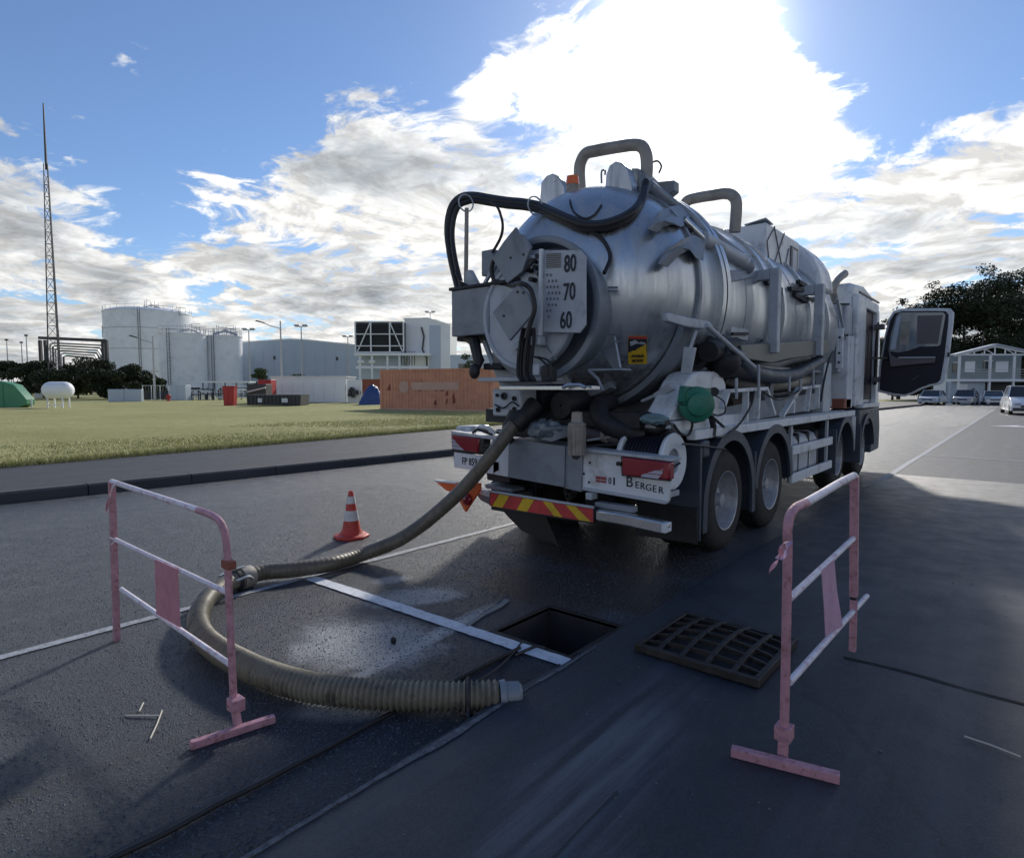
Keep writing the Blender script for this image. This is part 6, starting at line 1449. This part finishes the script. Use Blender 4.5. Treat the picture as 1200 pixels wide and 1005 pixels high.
HP('end_pipe', MB().lathe([(0, .070), (.03, .074), (.035, .062), (.10, .060), (.115, .045), (.12, .001)], e0, (e1-e0), 28), 'grey')
# cuffs at the truck end
c0, c1 = P1_[0], P1_[1]
HP('coupling', MB().lathe([(0, .085), (0, .10), (.10, .10), (.11, .085)], P1_[1], (P1_[2]-P1_[1]), 28, close=True), 'black')
HP('coupling', MB().lathe([(-.20, .07), (-.18, .085), (.0, .088), (.02, .07)], P1_[1], (P1_[2]-P1_[1]), 28, close=True), 'dark')
HP('wrap', MB().tube(smooth_path([P1_[1]+Vector((-.08, -.03, .06)), P1_[1]+Vector((-.12, -.05, -.04)), P1_[1]+Vector((-.15, -.04, -.16)), P1_[1]+Vector((-.10, -.02, -.24))], 4), [.04]*5+[.055]*4+[.03]*4, 10), 'black')
# joint between the two lengths
j0 = P1_[-1]; jd = (P2_[0]-P1_[-2]).normalized()
cp_ = HP('joint_ring', MB().lathe([(-.05, .07), (-.05, .088), (-.02, .092), (.02, .092), (.05, .088), (.05, .07)], j0, jd, 28, close=True), 'pipe')
HP('joint_ring', MB().lathe([(.07, .07), (.07, .086), (.10, .086), (.10, .07)], j0, jd, 28, close=True), 'dark')
sidev = Vector((-jd.y, jd.x, 0)).normalized()
for s_ in (1, -1):
    HP('lever', MB().tube(smooth_path([j0+sidev*.09*s_, j0+sidev*.12*s_+jd*.06+Vector((0, 0, .04)), j0+sidev*.11*s_+jd*.16+Vector((0, 0, .03))], 4), .011, 8), 'galv', par=cp_)
HP('lever', MB().bar(j0+Vector((0, 0, .09)), j0+Vector((0, 0, .10))+jd*.15+sidev*.03, .018, .012), 'galv', par=cp_)
HP('lever', MB().bar(j0+sidev*-.08+Vector((0, 0, -.04)), j0+sidev*-.20+Vector((0, 0, -.06))-jd*.05, .03, .012), 'galv', par=cp_)
# strap and cords near the hose end
sp = at_z(549, 815, .085); t = thing('strap', 'black strap looped round the ribbed hose near its end', 'strap', (sp.x, sp.y, 0))
d_ = (P2_[-1]-P2_[-2]).normalized(); sd_ = Vector((-d_.y, d_.x, 0))
part('loop', MB().tube([Vector((0, 0, .085))+sd_*.085*math.cos(a)+Vector((0, 0, .083*math.sin(a))) for a in np.linspace(0, 2*math.pi, 25)], .011, 6), M['black'], t)
part('tail', MB().tube(smooth_path([Vector((0, 0, .085))-sd_*.085, Vector((0, 0, .05))-sd_*.10, Vector((.01, 0, .01))-sd_*.17, Vector((.03, 0, .008))-sd_*.26], 4), .010, 6), M['black'], t)
a = at_z(549, 797, .17); b = at_z(606, 758, .01); cc = at_z(614, 750, .012)
tag(part('cord', MB().tube(smooth_path([at_z(556, 800, .1), at_z(580, 785, .02), at_z(600, 766, .012), at_z(612, 751, .012)], 6), .006, 6), M['black']), 'thin dark cord from the hose end across the white cross line', 'cord')
tag(part('cord', MB().tube(smooth_path([at_z(603, 768, .014), at_z(618, 761, .014), at_z(630, 757, .012), at_z(640, 760, .012)], 6), .010, 6), M['black']), 'short black cable end lying on the white line beside the pit', 'cord')
tag(part('stone', MB().ball(at_z(461, 750, .02), .022, .018, .025, 7, 5), M['black']), 'small black lump on the pale stain with painted wet glare inside the hose bend', 'debris')
# loose planks / crack strips beside the stain with its painted glare
tag(part('strap_strip', MB().prism([at_z(*q, .003) for q in ((545, 733), (562, 722), (583, 710), (592, 702), (597, 704), (588, 711), (566, 722), (548, 735))], (0, 0, .006)), M['concrete']), 'thin torn grey strip lying on the road beyond the white cross line', 'debris')

r = random.Random(77); cb = [(-2.36+.012*math.sin(y*2.1)+r.uniform(-.006, .006), y, .014) for y in np.linspace(-1.4, 2.9, 26)]
tag(part('cable', MB().tube(smooth_path(cb, 4), .011, 8), M['black']), 'long black cable lying along the road beside the slab edge, passing under the hose', 'cable')
# ------------------------------------------------------------------ barriers
def frame_thing(name, label, org, group): return thing(name, label, 'barrier', org, 0, group)
# left, in a plane across the road
YB = 1.33; G = 'red and white tube barriers'
o0 = Vector((-2.81, YB, 0)); t = frame_thing('barrier', 'faded red and white tube barrier left of the hose bend, pink plate on its rails', o0, G)
def BPt(name, mb, m, tt, oo, **k):
    o = part(name, mb, M[m], None, **k); o.data.transform(Matrix.Translation(-oo)); o.parent = tt; return o
L = lambda *q: at_y(*q, YB)
BPt('top_rail', MB().tube(smooth_path([L(131, 564), L(170, 577), L(205, 588.5), L(232, 597.5)], 5), .016, 12), 'mask_white', t, o0)
BPt('bent_post', MB().tube(smooth_path([L(232, 597.5), L(246, 602.5), L(256, 609), L(262, 619), L(265, 634), L(267, 660)], 5)+[L(270, 740), L(274, 825)], .017, 12), 'pink', t, o0)
BPt('foot_post', MB().bar(Vector((-2.815, YB, .0)), L(274, 822), .030, .030, (0, 1, 0)), 'pink', t, o0)
BPt('post', MB().bar(L(131, 564), Vector((-4.46, YB, .0)), .034, .034, (0, 1, 0)), 'pink', t, o0)
BPt('rail', MB().tube([L(135, 632), L(268, 695)], .014, 10), 'mask_white', t, o0); BPt('rail', MB().tube([L(142, 690), L(271, 779)], .014, 10), 'mask_white', t, o0)
pq = [(181, 655), (208, 667), (211, 735), (183, 719)]
BPt('plate', MB().prism([at_y(*q, YB-.018) for q in pq], (0, .003, 0)), 'pinkp', t, o0)
fa, fb = at_z(223, 873, .02), at_z(322, 841, .02)
BPt('foot_bar', MB().bar(fa, fb, .035, .035), 'pink', t, o0, bevel=.003)
for u in (.38, .62): c_ = fa.lerp(fb, u); BPt('foot_hole', MB().cyl(c_+Vector((-.0, -.019, 0)), c_+Vector((0, -.0175, 0)), .007, None, 8), 'black', t, o0)
cl = L(276, 824); BPt('collar', MB().box(cl+Vector((-.03, -.03, -.03)), cl+Vector((.04, .03, .03))), 'pink', t, o0, bevel=.003)
cl = L(266, 660); BPt('clamp', MB().box(cl+Vector((-.02, -.02, -.02)), cl+Vector((.055, .02, .02))), 'brownc', t, o0, bevel=.003)
def ribbon(tt, oo, pts, wd, m): 
    s = smooth_path(pts, 4); mb = MB(); vs = []
    for i, p in enumerate(s): o = Vector((math.cos(i*.5)*wd, math.sin(i*.5)*wd*.6, .003)); vs += [p-o, p+o]
    mb.add(vs, [(2*i, 2*i+1, 2*i+3, 2*i+2) for i in range(len(s)-1)]); BPt('ribbon', mb, m, tt, oo, fix=False)
ribbon(t, o0, [at_y(132, 566, YB-.02), at_y(128, 578, YB-.03), at_y(126, 590, YB-.03), at_y(124, 601, YB-.02)], .010, 'pinkp')
ribbon(t, o0, [at_y(134, 566, YB-.02), at_y(131, 574, YB-.03), at_y(128, 582, YB-.03)], .012, 'mask_white')
ribbon(t, o0, [at_y(128, 629, YB-.02), at_y(134, 633, YB-.03), at_y(130, 638, YB-.03)], .006, 'mask_white')
# right, along the road
XB = -.72; zs = .08; o1 = Vector((XB, 2.61, zs)); t = frame_thing('barrier', 'faded pink and white tube barrier standing beside the lifted drain grate', o1, G)
Rr = lambda *q: at_x(*q, XB)
BPt('top_rail', MB().tube(smooth_path([Rr(944, 589), Rr(965, 577), Rr(985, 565), Rr(1001, 557)], 4), .019, 12), 'mask_white', t, o1)
BPt('bent_post', MB().tube([Rr(919, 852), Rr(921, 760), Rr(922.5, 680)]+smooth_path([Rr(923, 640), Rr(923, 618), Rr(926, 604), Rr(932, 595), Rr(944, 589)], 5), .019, 12), 'pink', t, o1)
BPt('foot_post', MB().bar(Vector((XB, 2.61, zs)), Rr(919, 850), .034, .034, (0, 1, 0)), 'pink', t, o1)
BPt('post', MB().bar(Rr(1001.5, 558), Rr(1000.5, 698), .040, .040, (0, 1, 0)), 'pink', t, o1); BPt('foot_post', MB().bar(Rr(1000.5, 702), Rr(999, 762), .034, .034, (0, 1, 0)), 'pink', t, o1)
BPt('post_plug', MB().bar(Rr(1000.5, 697), Rr(1000.5, 703), .030, .030, (0, 1, 0)), 'black', t, o1)
BPt('rail', MB().tube([Rr(925, 701), Rr(1003, 628)], .015, 10), 'mask_white', t, o1); BPt('rail', MB().tube([Rr(925, 799), Rr(1016, 698)], .015, 10), 'mask_white', t, o1)
BPt('plate', MB().prism([at_x(*q, XB+.012) for q in ((962, 668), (977, 655), (980, 690), (987, 733), (967, 745), (965, 705))], (.003, 0, 0)), 'lilac', t, o1)
BPt('foot_bar', MB().bar(at_z(857, 879, zs+.02), at_z(984, 911, zs+.02), .040, .038), 'pink', t, o1, bevel=.003)
cl = Rr(919, 857); BPt('collar', MB().box(cl+Vector((-.032, -.032, -.03)), cl+Vector((.032, .032, .03))), 'pink', t, o1, bevel=.003)
ribbon(t, o1, [at_x(923, 634, XB+.03), at_x(916, 640, XB+.04), at_x(915, 650, XB+.04), at_x(908, 660, XB+.04), at_x(902, 671, XB+.03)], .010, 'pinkp')
ribbon(t, o1, [at_x(925, 634, XB+.03), at_x(922, 645, XB+.04), at_x(912, 655, XB+.04), at_x(918, 648, XB+.02)], .014, 'lilac')
# ------------------------------------------------------------------ traffic cone
cn = at_z(412, 629, 0); t = thing('traffic_cone', 'red traffic cone with white bands standing on the road beyond the hose', 'traffic cone', (cn.x, cn.y, 0), R_(28))
hb_ = .52; rad = lambda z: .022+(.115-.022)*(1-z/hb_)
cone = mat('cone_red', (.55, .05, .035), .45, 0, .1, 40, .12, 6, dirt=(.25, .05, .04), dirt_amt=.5)
part('base', MB().lathe([(.0, .19), (.015, .195), (.03, .185), (.045, .13), (.06, .12)], (0, 0, 0), (0, 0, 1), 8, 22.5, 382.5), cone, t, bevel=.006)
part('body', MB().lathe([(.04, .13), (.06, rad(.03)+.006)]+[(z, rad(z)) for z in (.10, .2, .3, .4, .5)]+[(.515, .015), (.515, .001)], (0, 0, 0), (0, 0, 1), 36), cone, t)
for z0, z1 in ((.19, .30), (.375, .455)): part('white_band', MB().lathe([(z0, rad(z0)+.002), (z0, rad(z0)+.005), (z1, rad(z1)+.005), (z1, rad(z1)+.002)], (0, 0, 0), (0, 0, 1), 36), M['retro'] if 'retro' in M else M.setdefault('retro', mat('cone_white', (.62, .60, .60), .35, 0, .05, 40, .08, 6, dirt=(.3, .28, .27), dirt_amt=.5)), t)
# ------------------------------------------------------------------ drain grate lying on the slab
GX0, GX1, GY0, GY1 = -1.72, -1.0, 3.17, 3.87; z0 = .086; t = thing('drain_grate', 'domed cast iron drain grate lifted out and lying on the slab beside the pit', 'drain grate', (GX0, GY0, z0), 0)
Wd, Ln = GX1-GX0, GY1-GY0
fm = MB()
for a, b in (((0, 0, 0), (Wd, .035, .045)), ((0, Ln-.035, 0), (Wd, Ln, .045)), ((0, .0352, 0), (.035, Ln-.0352, .045)), ((Wd-.035, .0352, 0), (Wd, Ln-.0352, .045))): fm.box(a, b)
part('rim', fm, M['iron'], t, bevel=.004)
arch = lambda u, v: .03+.055*math.sin(math.pi*u)**.8*math.sin(math.pi*v)**.5
def gbar(p, q, wd, ht):
    mb = MB(); n_ = 12; vs = []
    for i in range(n_+1):
        s = i/n_; x = p[0]+(q[0]-p[0])*s; y = p[1]+(q[1]-p[1])*s; z = arch(min(1, max(0, x/Wd)), min(1, max(0, y/Ln)))
        dx_, dy_ = (q[0]-p[0]), (q[1]-p[1]); l_ = math.hypot(dx_, dy_); nx, ny = -dy_/l_*wd/2, dx_/l_*wd/2
        vs += [(x-nx, y-ny, z-ht), (x+nx, y+ny, z-ht), (x+nx, y+ny, z), (x-nx, y-ny, z)]
    mb.add(vs, [(0, 1, 2, 3), (n_*4+3, n_*4+2, n_*4+1, n_*4)]+[(i*4+k, (i+1)*4+k, (i+1)*4+(k+1) % 4, i*4+(k+1) % 4) for i in range(n_) for k in range(4)]); return mb
for i in range(1, 5): part('bar', gbar((Wd*i/5, .03), (Wd*i/5, Ln-.03), .030, .028), M['iron'], t, bevel=.003)
for i in range(1, 6): part('bar', gbar((.03, Ln*i/6), (Wd-.03, Ln*i/6), .014, .026), M['iron'], t)
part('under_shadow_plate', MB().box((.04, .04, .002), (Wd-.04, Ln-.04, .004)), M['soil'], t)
# ------------------------------------------------------------------ straws and crumbs
for pts, lb in ((((147, 838), (165, 838), (186, 838)), 'pale straw lying flat on the road near the left barrier, the longest one'), (((190, 832), (184, 848), (176, 865)), 'pale bent straw crossing the end of the longest straw'), (((163, 833), (168, 823)), 'tiny pale straw above the longest straw on the road'), (((1130, 862), (1160, 872), (1196, 886)), 'long pale twig on the slab at the right edge')):
    z = .006 if pts[0][0] < 1000 else .09
    tag(part('straw', MB().tube([at_z(*q, z+.002*i) for i, q in enumerate(pts)], .004, 5), M['straw']), lb, 'straw')
cr = MB(); r = random.Random(21)
for i in range(700):
    x = r.uniform(-4.6, .6); y = r.uniform(.6, 6.5); z = .085 if x > -1.95 else .003; s = r.uniform(.0012, .0042)*(1 if r.random() < .93 else 1.7)
    if PX0-.03 < x < PX1+.1 and PY0-.05 < y < PY1+.05: continue
    cr.ball((x, y, z), s*1.3, s, s*.7, 5, 3)
o = part('grit', cr, mat('grit', (.17, .17, .17), .8), kind='stuff'); tag(o, 'small pale crumbs of grit scattered over the road and slab', 'grit')
# broken edge pieces along the step
r = random.Random(9); eb = MB()
for i in range(60):
    y = r.uniform(.9, 3.0); x = -1.99+r.gauss(0, .03); s_ = r.uniform(.003, .010); eb.ball((x, y, .004 if x < -1.99 else .086), s_, s_*r.uniform(.6, 1.5), s_*.5, 6, 4)
o = part('broken_edge', eb, M['tarpatch'], kind='stuff'); tag(o, 'broken bits of asphalt along the step between road and slab', 'rubble')
